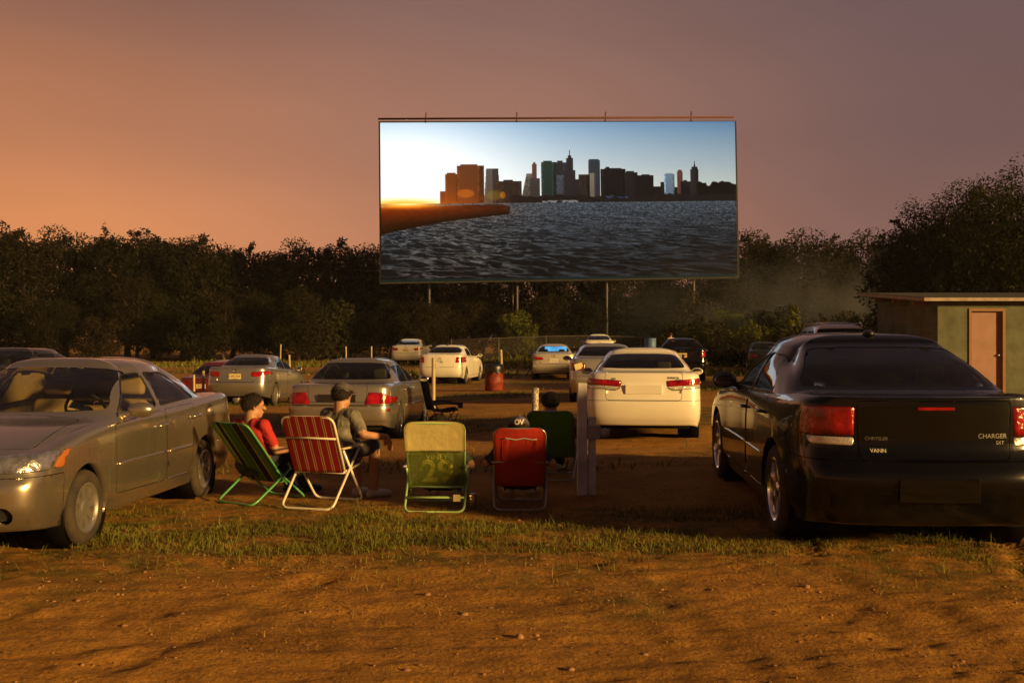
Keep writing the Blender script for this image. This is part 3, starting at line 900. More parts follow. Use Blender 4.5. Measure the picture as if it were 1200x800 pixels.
# ---- crossover and big four-wheel-drive (tall tails)
pX = dict(L=4.50, W=1.82, H=1.63, fo=.88, ro=.95, wr=.35, zs=.24, zf0=.3, zr0=.34, zh0=.86, zfen=1.0, belt=(1.07, 1.09, 1.12, 1.18), zd=1.20, fb=.2, rb=.14, deckinset=.03,
          cowl=(1.15, 1.12), hd=(.35, 1.555), rh=(-1.70, 1.54), bl=(-2.10, 1.22), wtop=.63, zrail=1.48, hy=-.6, yC=-1.95, q=(5, 4), bumper_r=.72,
          lid=[(-.66, .72), (.66, .72), (.68, 1.16), (.66, 1.24), (-.66, 1.24), (-.68, 1.16)], blg=(1.24, 1.52, .68, .55), wA=None, plate=(0, .98, .34, .16, 'plate_yellow'), emblem=(0, 1.13, .05), black_mirror=1,
          glass_rear='glass_tint', glass_side='glass_tint', rear_seat=-1.0)
pX['side_glass'] = std_panes(pX, .66, .26, -.16, -1.10, -1.02, 1.47) + [[(-1.20, 1.24), (-1.72, 1.27), (-1.58, 1.455), (-1.16, 1.465)]]
pX['doors'] = std_doors(pX, .98, -.16, -1.1)
pX['handles'] = [(-.04, .98), (-.96, 1.02)]
pX['lamps'] = [('tail_light', [[(.66, .92), (.90, .92), (.88, 1.12), (.68, 1.12)]], 'y', 'rear', 'red_lens', None)]
pU = dict(pX); pU.update(L=4.85, W=1.90, H=1.84, wr=.38, fo=.9, ro=1.05, zs=.30, zf0=.38, zr0=.40, zh0=1.0, zfen=1.1, belt=(1.18, 1.19, 1.2, 1.22), zd=1.26, cowl=(1.15, 1.2), hd=(.55, 1.74), rh=(-2.15, 1.74), bl=(-2.30, 1.30), yC=-2.12, zrail=1.67, wtop=.70,
          blg=(1.32, 1.70, .72, .63), bumper_r=.8, lid=[(-.70, .8), (.70, .8), (.72, 1.2), (.70, 1.32), (-.70, 1.32), (-.72, 1.2)], plate=(0, 1.0, .34, .16, 'plate_white'), emblem=None)
pU['side_glass'] = std_panes(pU, .70, .42, -.16, -1.12, -1.10, 1.655) + [[(-1.24, 1.28), (-2.02, 1.29), (-1.98, 1.63), (-1.22, 1.65)]]
pU['doors'] = std_doors(pU, .98, -.16, -1.15)
pU['handles'] = [(-.04, 1.06), (-1.0, 1.08)]
pU['lamps'] = [('tail_light', [[(.74, .95), (.94, .95), (.91, 1.30), (.75, 1.30)]], 'y', 'rear', 'red_lens', None)]

pD = dict(pB); pD['lamps'] = [('tail_light', [[(.47, .665), (.93, .675), (.90, .79), (.54, .86)]], 'y', 'rear', 'dark_red_lens', None)]
def ground_pose(x, y, rz, P):
    """height, pitch and roll of a car standing on the uneven field"""
    d = dict(CAR_DEF); d.update(P)
    af = d['L'] / 2 - d['fo']; ar = -d['L'] / 2 + d['ro']; t = d['W'] / 2 - .1
    fx, fy = -math.sin(rz), math.cos(rz)
    zf = gz(x + fx * af, y + fy * af); zr = gz(x + fx * ar, y + fy * ar)
    pitch = math.atan2(zf - zr, af - ar)
    return zr + (zf - zr) * (0 - ar) / (af - ar), pitch
CARS = {}
def park(name, label, x, y, rz, P, pm, cat='car', group='cars parked on the field', roll=0):
    z, pitch = ground_pose(x, y, rz, P)
    CARS[name + label] = c = make_car(name, label, (x, y, z - .008), rz, P, M[pm], group, pitch, roll, cat)
    return c
park('parked_car', 'champagne saloon facing the camera with tan seats showing through its windshield', -3.98, 9.72, PI - .072, pS, 'champagne')
park('parked_car', 'glossy black saloon with big red tail lights and dark rear window, closest on the right', 3.11, 10.19, -.040, pC, 'black_paint')
park('parked_car', 'white saloon lit yellow from behind with a blank plate area, next to the grey post', 2.28, 18.98, -.11, pW, 'white_paint')
park('parked_car', 'greyish beige saloon with wide red tail lights behind the red striped chair', -2.80, 20.9, -.075, pB, 'taupe_paint')
park('parked_car', 'silver saloon with yellow licence plate beyond the champagne car', -7.48, 32.2, -.085, pR, 'silver_paint')
park('parked_car', 'tall white compact saloon with clustered tail lights next to the red barrel', -2.40, 43.7, -.165, pT, 'white_paint')
park('parked_car', 'white saloon by itself farthest to the left, partly behind the tall white compact', -5.75, 62.3, -.06, pR, 'white_paint')
cg = park('parked_car', 'pale saloon whose rear window glows blue', 1.80, 47.1, -.035, pG, 'beige_silver')
ca = park('parked_car', 'silver saloon with a pale tag on its tail light, mostly hidden by the white one', 2.42, 28.6, -.06, pA, 'pale_silver')
park('parked_car', 'small white car farthest back, only roof and rear window showing', 5.2, 65.4, -.05, pG, 'white_paint')
park('parked_suv', 'black crossover with a pale plate beyond the white saloon', 6.55, 42.2, -.12, pX, 'black_paint', 'suv')
cu = park('parked_suv', 'white four wheel drive with dark rear glass and roof rails showing above the black saloon', 9.40, 32.4, -.10, pU, 'white_paint', 'suv')
park('parked_car', 'dark car behind the champagne saloon', -11.3, 25.5, -.1, pD, 'navy_paint')
park('parked_car', 'dark red saloon mostly hidden behind the silver one with yellow plate', -10.15, 38.6, -.12, pR, 'red_paint')
park('parked_car', 'dark saloon near the bushes, cut off by the black roof in front', 13.3, 57.5, -.15, pD, 'navy_paint')
# roof rails on the four wheel drive
b = bmesh.new()
for s in (-1, 1):
    pts = fillet([(s * .60, .3, 1.76), (s * .60, .25, 1.86), (s * .60, -1.95, 1.86), (s * .60, -2.05, 1.77)], .06, 4)
    sweep(b, pts, .022, 8)
for y in (.0, -1.7):
    sweep(b, [(-.60, y, 1.865), (.60, y, 1.865)], .018, 8)
obj('roof_rack', b, M['chrome'], cu[0])
# lit dashboard display inside the car whose window glows blue, pale tag on the tail light of the other
M['blue_screen'] = mat('lit blue display', (.10, .42, .95), .4, emit=1.0, var=.35, vscale=4)
b = bmesh.new(); add_box(b, (.10, .1, 1.24), (.95, .02, .20), bevel=.01)
obj('lit_display', b, M['blue_screen'], cg[0], smooth=False)
M['paper_tag'] = mat('paper tag', (.72, .66, .34), .7)
b = bmesh.new(); add_box(b, (-.66, ca[1]['rear_y'](-.66, .90) - .02, .90), (.20, .006, .15), Matrix.Rotation(-.25, 3, 'Y'))
obj('paper_tag', b, M['paper_tag'], ca[0], smooth=False)
# registration sticker on the windscreen of the champagne car
cs = CARS['parked_car' + 'champagne saloon facing the camera with tan seats showing through its windshield']
M['sticker'] = mat('green sticker', (.10, .30, .22), .5, var=.6, vscale=60)
b = bmesh.new(); zz = 1.035; xx = -.46; yy = cs[1]['front_y'](xx, zz) - .03
n_ = cs[1]['front_normal'](xx, zz); rt_ = Matrix(((1, 0, 0), (0, 1, 0), (0, 0, 1)))
ux = Vector((1, 0, 0)); ux = (ux - n_ * ux.dot(n_)).normalized(); uz = ux.cross(n_) if ux.cross(n_).z > 0 else -ux.cross(n_)
rt_ = Matrix((ux, n_, uz)).transposed()
add_box(b, Vector((xx, cs[1]['front_y'](xx, zz), zz)) - n_ * .012, (.11, .003, .085), rt_)
obj('registration_sticker', b, M['sticker'], cs[0], smooth=False)
# ------------------------------------------------------------------ folding chairs
M['white_tube'] = mat('white painted tube', (.72, .68, .58), .35, coat=.3)
M['green_tube'] = mat('green painted tube', (.10, .36, .13), .35, coat=.3)
M['lime_tube'] = mat('light green painted tube', (.36, .58, .22), .35, coat=.3)
M['alu_tube'] = mat('grey aluminium tube', (.42, .41, .40), .35, .6)
M['arm_grey'] = mat('grey plastic arm', (.40, .39, .37), .5)
M['arm_cream'] = mat('cream plastic arm', (.62, .52, .28), .5)
M['red_cloth'] = mat('red nylon cloth', (.66, .05, .028), .7, bump=.25, bscale=25, sheen=.3)
M['green_cloth'] = mat('green nylon cloth', (.18, .38, .06), .75, bump=.25, bscale=22)
M['yellow_cloth'] = mat('yellow pillow cloth', (.92, .80, .36), .75, bump=.3, bscale=18)
M['navy_cloth'] = mat('navy cloth', (.018, .02, .04), .8, bump=.3, bscale=20)

def stripe_mat(name, stops, rough=.75):
    """stripes of woven cloth across its own width (UV-less: object X)"""
    m = mat(name, (.5, .5, .5), rough, bump=.2, bscale=160)
    nt = m.node_tree; N = nt.nodes; Lk = nt.links; b = N['Principled BSDF']
    for l in list(b.inputs['Base Color'].links): Lk.remove(l)
    tc = N.new('ShaderNodeTexCoord'); sx = N.new('ShaderNodeSeparateXYZ'); Lk.new(tc.outputs['Object'], sx.inputs[0])
    mr = N.new('ShaderNodeMapRange'); mr.inputs[1].default_value = -.26; mr.inputs[2].default_value = .26; Lk.new(sx.outputs[0], mr.inputs[0])
    r = N.new('ShaderNodeValToRGB'); cr = r.color_ramp; cr.interpolation = 'CONSTANT'
    while len(cr.elements) > 1: cr.elements.remove(cr.elements[-1])
    cr.elements[0].position = 0; cr.elements[0].color = (*stops[0][1], 1)
    for pz, c in stops[1:]:
        e = cr.elements.new(pz); e.color = (*c, 1)
    Lk.new(mr.outputs[0], r.inputs[0]); Lk.new(r.outputs[0], b.inputs['Base Color'])
    return m
RD = (.46, .02, .02); PK = (.62, .34, .14); WH = (.72, .52, .25)
st = []
for k in range(6):
    u = k / 6 + .02
    st += [(u, RD), (u + .095, WH), (u + .112, RD), (u + .132, WH), (u + .150, RD)]
st = sorted(st)[:31]
M['red_stripe'] = stripe_mat('red striped webbing', [(0, RD)] + st[1:30])
GN = (.10, .26, .035); NV = (.015, .018, .035); YL = (.55, .50, .16); LG = (.22, .36, .05)
M['green_stripe'] = stripe_mat('green striped canvas', [(0, LG), (.10, GN), (.13, YL), (.17, NV), (.31, YL), (.335, GN), (.46, LG), (.49, GN), (.60, YL), (.62, NV), (.78, YL), (.82, LG), (.93, GN)])
m = M['mesh_cloth'] = bpy.data.materials.new('see through green mesh'); m.use_nodes = True
nt = m.node_tree; N = nt.nodes; Lk = nt.links; b = N['Principled BSDF']; b.inputs['Base Color'].default_value = (.28, .34, .06, 1); b.inputs['Roughness'].default_value = .8
b.inputs['Alpha'].default_value = .40

def sheet(name, rows, mtl, parent, thick=.006, nu=16, sag=0.0, corner=0.0):
    """cloth between rows of (left, right) points, with thickness"""
    P = []
    rows = [(Vector(a), Vector(c)) for a, c in rows]
    R_ = len(rows)
    b = bmesh.new()
    grid = []
    for i, (a, c) in enumerate(rows):
        row = []
        for k in range(nu + 1):
            t = k / nu
            p = a.lerp(c, t)
            s_ = 4 * t * (1 - t)
            nrm = (rows[min(i + 1, R_ - 1)][0] - rows[max(i - 1, 0)][0]).cross(c - a).normalized()
            row.append(b.verts.new(p + nrm * sag * s_))
        grid.append(row)
    for A, B in zip(grid, grid[1:]):
        for k in range(nu):
            b.faces.new((A[k], A[k + 1], B[k + 1], B[k]))
    bmesh.ops.solidify(b, geom=b.faces[:], thickness=thick)
    return obj(name, b, mtl, parent)
def rounded_panel_rows(w0, w1, p0, p1, n=14, r=.09):
    """rows from bottom p0 to top p1 (y,z) with rounded top corners; half width w0 -> w1"""
    rows = []
    L = math.hypot(p1[0] - p0[0], p1[1] - p0[1])
    ts = [i / n * (1 - r / L) for i in range(n)] + [1 - r / L * (1 - math.sin(a)) for a in np.linspace(0, PI / 2, 8)]
    for t in ts:
        hw = w0 + (w1 - w0) * t
        over = t * L - (L - r)
        if over > 0: hw -= r - math.sqrt(max(r * r - over * over, 0))
        y = p0[0] + (p1[0] - p0[0]) * t; z = p0[1] + (p1[1] - p0[1]) * t
        rows.append(((-hw, y, z), (hw, y, z)))
    return rows

def lawn_chair(name, label, loc, rz, w=.50, top=(-.30, .74), hinge=(.02, .22), seat=(.44, .28), arm_z=.45, tube='alu_tube', arm='arm_grey', kind='plain', cloth='red_cloth', cat='chair', group='folding chairs facing the screen', foot=(-.30, .36), armlen=(-.10, .30), arms=True, rt=.011):
    root = empty(name, loc, rz, label, cat, group)
    h = w / 2; tb = M[tube]
    # back frame: an upside-down U from the seat hinge
    b = bmesh.new()
    pts = fillet([(-h * .93, hinge[0] + .05, hinge[1] - .03), (-h, top[0], top[1]), (h, top[0], top[1]), (h * .93, hinge[0] + .05, hinge[1] - .03)], .085, 7)
    sweep(b, pts, rt, 8)
    if kind in ('plain', 'web'):
        t = .62 if kind == 'web' else .42
        c = (hinge[0] + (top[0] - hinge[0]) * t - .012, hinge[1] + (top[1] - hinge[1]) * t)
        sweep(b, [(-h * .97, c[0], c[1]), (0, c[0] - .012, c[1] + .004), (h * .97, c[0], c[1])], rt * .8, 8)
    obj('back_frame', b, tb, root)
    # legs: two U frames crossing
    b = bmesh.new()
    pts = fillet([(-h * 1.03, armlen[1] - .06, arm_z - .02), (-h * .98, foot[0], .012), (h * .98, foot[0], .012), (h * 1.03, armlen[1] - .06, arm_z - .02)], .075, 6)
    sweep(b, pts, rt, 8)
    obj('rear_leg_frame', b, tb, root)
    b = bmesh.new()
    pts = fillet([(-h * 1.0, armlen[0] + .04, arm_z - .02), (-h * .94, foot[1], .012), (h * .94, foot[1], .012), (h * 1.0, armlen[0] + .04, arm_z - .02)], .075, 6)
    sweep(b, pts, rt, 8)
    if kind == 'pillow':
        sweep(b, [(-h * .97, foot[0] + .09, .13), (h * .97, foot[0] + .09, .13)], rt, 8)
    obj('front_leg_frame', b, tb, root)
    # seat frame
    b = bmesh.new()
    pts = fillet([(-h * .93, hinge[0], hinge[1]), (-h * .93, seat[0], seat[1]), (h * .93, seat[0], seat[1]), (h * .93, hinge[0], hinge[1])], .06, 5)
    sweep(b, pts, rt, 8, closed=True)
    obj('seat_frame', b, tb, root)
    mid = ((hinge[0] + seat[0]) / 2, (hinge[1] + seat[1]) / 2 - .035)
    rows = [((-h * .90, hinge[0], hinge[1]), (h * .90, hinge[0], hinge[1])), ((-h * .90, mid[0], mid[1]), (h * .90, mid[0], mid[1])), ((-h * .90, seat[0] - .01, seat[1] + .008), (h * .90, seat[0] - .01, seat[1] + .008))]
    sheet('seat', rows, M[cloth] if kind != 'pillow' else M['green_cloth'], root, sag=-.02)
    if kind == 'pillow':
        tm = .60
        mp = (hinge[0] + (top[0] - hinge[0]) * tm, hinge[1] + (top[1] - hinge[1]) * tm)
        rows = [((-h * .95, hinge[0] + (mp[0] - hinge[0]) * t, hinge[1] + (mp[1] - hinge[1]) * t), (h * .95, hinge[0] + (mp[0] - hinge[0]) * t, hinge[1] + (mp[1] - hinge[1]) * t)) for t in np.linspace(0, 1, 8)]
        sheet('back_mesh', rows, M['mesh_cloth'], root, thick=.003, sag=.0)
        e0 = (mp[0] - .02, mp[1] - .02)
        rows = rounded_panel_rows(h * 1.0, h * 1.03, e0, (top[0] - .022, top[1] + .015), r=.085)
        sheet('headrest', rows, M['yellow_cloth'], root, thick=.034, sag=.012)
    else:
        rows = rounded_panel_rows(h * .97, h * 1.0, (hinge[0] - .012, hinge[1]), (top[0] - .014, top[1] + .012), r=.085)
        bk = sheet('backrest', rows, M[cloth], root, thick=.010, sag=-.02 if kind != 'web' else -.008)
        if kind == 'plain' and cloth == 'red_cloth':
            b = bmesh.new()
            c = (hinge[0] + (top[0] - hinge[0]) * .83 - .030, hinge[1] + (top[1] - hinge[1]) * .83)
            rg = random.Random(5)
            pts = [(x, c[0] - .004, c[1] + .006 * math.sin(x * 40)) for x in np.linspace(-h * .62, h * .66, 12)]
            sweep(b, pts, .006, 6)
            obj('piping', b, M['arm_grey'], bk)
            # pocket with loose folds
            rows = []
            for i, t in enumerate(np.linspace(.82, .46, 12)):
                y = hinge[0] + (top[0] - hinge[0]) * t - .030; z = hinge[1] + (top[1] - hinge[1]) * t
                rows.append(((-h * .68, y, z), (h * .68, y, z)))
            pk = sheet('back_pocket', rows, M[cloth], bk, thick=.004, nu=40, sag=-.004)
            for v in pk.data.vertices:
                t = (c[1] - v.co.z) / .2
                v.co.y += .008 * math.sin(v.co.x * 70 + t * 3) * math.exp(-max(t, 0) * 2.2)
    if arms:
        for s in (-1, 1):
            b = bmesh.new()
            add_box(b, (s * h * 1.04, (armlen[0] + armlen[1]) / 2, arm_z), (.034, armlen[1] - armlen[0], .018), bevel=.008, seg=3)
            obj('armrest', b, M[arm], root)
    return root

# positions measured from the photograph; rear foot bar at local y = foot[0]
def chair_loc(x, yfoot, rz, foot):
    fx, fy = -math.sin(rz), math.cos(rz)
    X, Y = x - fx * foot, yfoot - fy * foot
    return (X, Y, gz(X, Y))
# green striped sling chair
rz = -.62
c1 = lawn_chair('beach_chair', 'low beach chair with green, navy and yellow striped sling on green tubes', chair_loc(-2.62, 10.25, rz, -.22), rz, w=.52, top=(-.30, .775), hinge=(.16, .20), seat=(.48, .26), arm_z=.34, tube='green_tube', arm='arm_grey', kind='sling', cloth='green_stripe', foot=(-.22, .46), armlen=(.02, .30), arms=False)
# red striped chair
rz = -.30
c2 = lawn_chair('lawn_chair', 'red lawn chair with cream stripes on a white tube frame', chair_loc(-1.88, 9.95, rz, -.22), rz, w=.53, top=(-.24, .85), hinge=(.02, .32), seat=(.46, .38), arm_z=.55, tube='white_tube', arm='arm_cream', kind='web', cloth='red_stripe', foot=(-.24, .44), armlen=(-.06, .36), rt=.0125)
rz = -.03
c3 = lawn_chair('lawn_chair', 'chair with a pale yellow headrest above see through green mesh', chair_loc(-.70, 9.72, rz, -.26), rz, w=.545, top=(-.23, .805), hinge=(.02, .20), seat=(.44, .26), arm_z=.40, tube='lime_tube', kind='pillow', foot=(-.26, .40), armlen=(-.10, .28))
b = bmesh.new(); add_box(b, (.20, -.20, .13), (.065, .012, .062), bevel=.003); obj('care_tag', b, M['arm_cream'], c3, smooth=False)
rz = -.02
c4 = lawn_chair('lawn_chair', 'red cloth chair with a back pocket on a grey tube frame', chair_loc(.07, 9.82, rz, -.26), rz, w=.475, top=(-.22, .74), hinge=(.02, .20), seat=(.42, .25), arm_z=.42, tube='alu_tube', kind='plain', cloth='red_cloth', foot=(-.26, .38), armlen=(-.08, .28))
rz = -.12
c5 = lawn_chair('lawn_chair', 'plain dark green cloth chair behind the red one, left of the grey post', chair_loc(.42, 11.75, rz, -.26), rz, w=.50, top=(-.34, .76), hinge=(.04, .24), seat=(.46, .32), arm_z=.42, tube='alu_tube', kind='green', cloth='green_cloth', foot=(-.26, .40), armlen=(-.10, .30))
# empty navy camp chair beside the beige saloon
def camp_chair(loc, rz):
    root = empty('camp_chair', loc, rz, 'empty navy folding camp chair standing beside the beige saloon', 'chair', 'folding chairs facing the screen')
    h = .30
    for s in (-1, 1):
        for (a, c, nm) in (((s * h, -.20, .02), (s * h, .18, .48), 'side_leg'), ((s * h, .22, .02), (s * h, -.24, .60), 'side_leg'), ((s * h * .95, -.22, .45), (s * h, -.34, .98), 'back_post')):
            b = bmesh.new(); sweep(b, [a, c], .011, 8); obj(nm, b, M['plastic'], root)
        b = bmesh.new(); sweep(b, [(s * h, -.25, .58), (s * h * 1.02, 0, .60), (s * h * 1.05, .24, .585)], .026, 8)
        obj('armrest', b, M['navy_cloth'], root)
    b = bmesh.new(); lathe(b, [(.001, .50), (.045, .50), (.05, .60), (.043, .60), (.04, .52), (.001, .52)], 16, 'Z', Matrix.Translation((h * 1.05, .26, 0))); obj('cup_holder', b, M['navy_cloth'], root)
    for (a, c) in (((-h, -.22, .02), (h, -.22, .40)), ((h, -.22, .02), (-h, -.22, .40)), ((-h, .22, .02), (h, .22, .40)), ((h, .22, .02), (-h, .22, .40))):
        b = bmesh.new(); sweep(b, [a, c], .009, 8); obj('cross_leg', b, M['plastic'], root)
    sheet('seat', [((-h, -.22, .44), (h, -.22, .44)), ((-h, 0, .42), (h, 0, .42)), ((-h, .24, .46), (h, .24, .46))], M['navy_cloth'], root, sag=-.05)
    sheet('backrest', [((-h, -.22 - t * .12, .46 + t * .52), (h, -.22 - t * .12, .46 + t * .52)) for t in np.linspace(0, 1, 8)], M['navy_cloth'], root, sag=.04)
    return root
camp_chair((-1.30, 20.2, gz(-1.30, 20.2)), -1.25)

# ------------------------------------------------------------------ people
M['skin'] = mat('skin', (.42, .22, .13), .55, var=.08, bump=.05, bscale=200)
M['brown_hair'] = mat('dark brown hair', (.016, .008, .005), .7, bump=.8, bscale=60)
M['black_hair'] = mat('black hair', (.012, .010, .010), .6, bump=.8, bscale=60)
M['red_shirt'] = mat('red shirt', (.42, .02, .02), .85, bump=.3, bscale=30)
M['jeans'] = mat('dark blue jeans', (.02, .025, .045), .85, bump=.3, bscale=60)
M['plaid_shirt'] = mat('grey green plaid shirt', (.16, .15, .12), .85, bump=.3, bscale=40, var=.5, vscale=14)
M['grey_shorts'] = mat('dark grey shorts', (.06, .055, .05), .85, bump=.3, bscale=40)
M['green_jersey'] = mat('dark green sports jersey', (.03, .055, .02), .7, bump=.3, bscale=30)
M['jersey_ink'] = mat('yellow jersey print', (.60, .60, .10), .6)
M['navy_shirt'] = mat('navy shirt', (.03, .03, .06), .85, bump=.3, bscale=30)
M['olive_shirt'] = mat('dark olive shirt', (.04, .04, .025), .85, bump=.3, bscale=30)
M['shoe_white'] = mat('white trainers', (.62, .56, .46), .6, bump=.2, bscale=30)
M['cap_grey'] = mat('grey cap', (.12, .11, .12), .8, bump=.2, bscale=80)
M['cap_purple'] = mat('purple grey cap', (.13, .11, .19), .8, bump=.2, bscale=80)
M['cap_white'] = mat('white cap lettering', (.75, .70, .62), .7)
M['eye'] = mat('eye', (.03, .02, .02), .15)

def seg_dist(P, a, b, ra, rb):
    ab = b - a; L2 = max(ab.dot(ab), 1e-9)
    t = np.clip(((P - a) @ ab) / L2, 0, 1)
    return np.linalg.norm(P - (a + t[:, None] * ab), axis=1) - (ra + (rb - ra) * t)

def person(label, loc, rz, J, mats, hair=None, cap=None, cat='person', vox=.010, shorts=True, sleeve=.45, look=0.0, nod=0.0, scale=1.0, group=None, eyes=True):
    """J: joints in metres, facing +Y. one continuous voxel-welded body; cloth regions are materials of that body."""
    root = empty('person', loc, rz, label, cat, group); root.scale = (scale,) * 3
    V = lambda k: Vector(J[k])
    segs = []        # (a, b, ra, rb, region)
    def S(a, b, ra, rb, reg): segs.append((Vector(a), Vector(b), ra, rb, reg))
    pel, che, nk = V('pelvis'), V('chest'), V('neck')
    right = (V('sr') - V('sl')).normalized()
    # torso as side-by-side tapered columns, so it is broad and flat
    for s in (-1, 0, 1):
        S(pel + right * s * .085, che + right * s * .085, .105, .108, 'top' if True else '')
        S(che + right * s * .085, nk - Vector((0, 0, .07)) + right * s * .07, .105, .065, 'top')
    S(pel + right * -.09 + Vector((0, 0, -.02)), pel + right * .09 + Vector((0, 0, -.02)), .115, .115, 'legs')
    S(V('sl') , V('sr'), .062, .062, 'top')
    S(nk - Vector((0, 0, .06)), nk + Vector((0, 0, .05)), +.060, .058, 'skin')
    for s, q in ((-1, 'l'), (1, 'r')):
        sh, el, wr_ = V('s' + q), V('e' + q), V('w' + q)
        mid = sh.lerp(el, .75)
        S(sh, mid, .058, .050, 'top'); S(mid, el, .044, .040, 'skin'); S(el, wr_, .041, .029, 'skin')
        hip, kn, an = V('h' + q), V('k' + q), V('a' + q)
        S(hip, kn, .088, .062, 'legs')
        if shorts:
            S(kn, kn.lerp(an, .3), .056, .058, 'skin'); S(kn.lerp(an, .3), an, .058, .038, 'skin')
        else:
            S(kn, an, .066, .055, 'legs')
        toe = V('t' + q); d = (toe - an); d.z = 0; d.normalize()
        heel = Vector((an.x, an.y, .045)) - d * .055; tp = Vector((an.x, an.y, .036)) + d * .165
        S(heel, Vector((an.x, an.y, .05)) + d * .05, .042, .045, 'shoe'); S(Vector((an.x, an.y, .047)) + d * .05, tp, .046, .036, 'shoe'); S(an, Vector((an.x, an.y, .06)), .040, .046, 'shoe')
        # hand: palm, four unequal bent fingers and a thumb
        fd = (wr_ - el).normalized(); hd_ = (fd * .35 + Vector((0, .3, -.85)) if J.get('hang' + q) else fd + Vector((0, .35, -.25))).normalized()
        sd_ = hd_.cross(Vector((0, 0, 1))); sd_ = sd_.normalized() if sd_.length > .1 else Vector((1, 0, 0))
        pn = sd_.cross(hd_).normalized()
        pc = wr_ + hd_ * .045
        for k in (-1, 0, 1): S(wr_ + sd_ * .016 * k, wr_ + hd_ * .075 + sd_ * .024 * k, .018, .016, 'skin')
        for k, ln in ((-1.5, .055), (-.5, .068), (.5, .072), (1.5, .064)):
            base = wr_ + hd_ * .082 + sd_ * .0175 * k
            m1 = base + hd_ * ln * .5 - pn * .010; tip = m1 + hd_ * ln * .38 - pn * .030
            S(base, m1, .0095, .009, 'skin'); S(m1, tip, .009, .0075, 'skin')
        tb_ = wr_ + hd_ * .03 + sd_ * .030 * (-s); t1 = tb_ + hd_ * .03 + sd_ * .026 * (-s) - pn * .01
        S(tb_, t1, .013, .011, 'skin'); S(t1, t1 + hd_ * .032 - pn * .01, .011, .009, 'skin')
    hc = V('head')
    Rh = Matrix.Rotation(look, 3, 'Z') @ Matrix.Rotation(nod, 3, 'X')
    H = lambda x, y, z: hc + Rh @ Vector((x, y, z))
    S(nk, H(0, -.015, -.05), .052, .056, 'skin')
    S(H(0, -.028, .035), H(0, .022, .035), .083, .078, 'skin'); S(H(0, -.015, .055), H(0, .01, .06), .078, .07, 'skin')
    S(H(0, .03, -.045), H(0, .052, -.075), .056, .036, 'skin'); S(H(-.03, .01, -.05), H(.03, .01, -.05), .045, .045, 'skin')
    S(H(0, .098, .012), H(0, .112, -.018), .009, .015, 'skin')                       # nose
    S(H(-.022, .088, -.048), H(.022, .088, -.048), .010, .010, 'skin')               # lips
    S(H(-.045, .078, .034), H(.045, .078, .034), .015, .015, 'skin')                 # brow
    for s in (-1, 1): S(H(s * .082, -.012, .018), H(s * .086, -.016, -.018), .014, .010, 'skin')   # ears
    # primitives -> one welded surface
    bm = bmesh.new()
    for a, b_, ra, rb, reg in segs:
        d = (b_ - a)
        add_ell(bm, a, (ra,) * 3, seg=14, rings=9); add_ell(bm, b_, (rb,) * 3, seg=14, rings=9)
        if d.length > 1e-4: add_cyl(bm, a, b_, ra, rb, seg=14)
    me = bpy.data.meshes.new('tmp'); bm.to_mesh(me); bm.free()
    o = bpy.data.objects.new('tmp', me); COL.objects.link(o)
    rm = o.modifiers.new('r', 'REMESH'); rm.mode = 'VOXEL'; rm.voxel_size = vox
    sm = o.modifiers.new('s', 'SMOOTH'); sm.factor = .5; sm.iterations = 3
    dg = bpy.context.evaluated_depsgraph_get()
    me2 = bpy.data.meshes.new_from_object(o.evaluated_get(dg))
    bpy.data.objects.remove(o); bpy.data.meshes.remove(me)
    n = len(me2.vertices); co = np.empty(n * 3, np.float32); me2.vertices.foreach_get('co', co); co = co.reshape(-1, 3)
    order = ['skin', 'top', 'legs', 'shoe']
    D = np.full((n, 4), 9.0)
    for a, b_, ra, rb, reg in segs:
        k = order.index(reg); D[:, k] = np.minimum(D[:, k], seg_dist(co, np.array(a), np.array(b_), ra, rb))
    vr = D.argmin(1)
    # folds in the cloth
    nz = fbm(co[:, 0] * 16 + co[:, 2] * 9, co[:, 1] * 16 - co[:, 2] * 14, 3, 5) - .5
    me2.materials.clear()
    for k in order: me2.materials.append(M[mats[k]])
    li = np.empty(len(me2.loops), np.int32); me2.loops.foreach_get('vertex_index', li)
    ls = np.empty(len(me2.polygons), np.int32); me2.polygons.foreach_get('loop_start', ls)
    me2.polygons.foreach_set('material_index', vr[li[ls]].astype(np.int32))
    nr = np.empty(n * 3, np.float32); me2.vertices.foreach_get('normal', nr); nr = nr.reshape(-1, 3)
    cl = np.isin(vr, (1, 2))
    co += nr * (np.where(cl, .006 + nz * .028, 0))[:, None]
    me2.vertices.foreach_set('co', co.reshape(-1))
    me2.polygons.foreach_set('use_smooth', [True] * len(me2.polygons))
    me2.update()
    body = obj('body', me2, None, root)
    if eyes:
        for s in (-1, 1):
            b = bmesh.new(); add_ell(b, H(s * .031, .086, .016), (.011, .008, .007)); obj('eye', b, M['eye'], root)
    if hair:
        b = bmesh.new()
        bmesh.ops.create_icosphere(b, subdivisions=5, radius=1)
        hm, full = hair
        hv = np.array([v.co for v in b.verts])
        nn = fbm(hv[:, 0] * 7 + 3, hv[:, 1] * 7 + hv[:, 2] * 8, 4, 9) - .5
        for v, n_ in zip(b.verts, nn):
            p = v.co.copy()
            mg = p.z - (-.40 - .55 * max(-p.y + .1, 0) + 1.05 * max(p.y - .12, 0))
            k = (1 + full * n_) * (.90 + .10 * min(1, max(0, mg / .20)))
            q = Vector((p.x * .099 * k, p.y * .112 * k - .010, p.z * .098 * k + .038))
            if p.z < -.2: q.z = .040 + p.z * .105 * k
            if mg < 0: q = Vector((p.x * .06, p.y * .07 - .008, max(p.z, -.35) * .06 + .03))
            v.co = H(*q)
        b.normal_update()
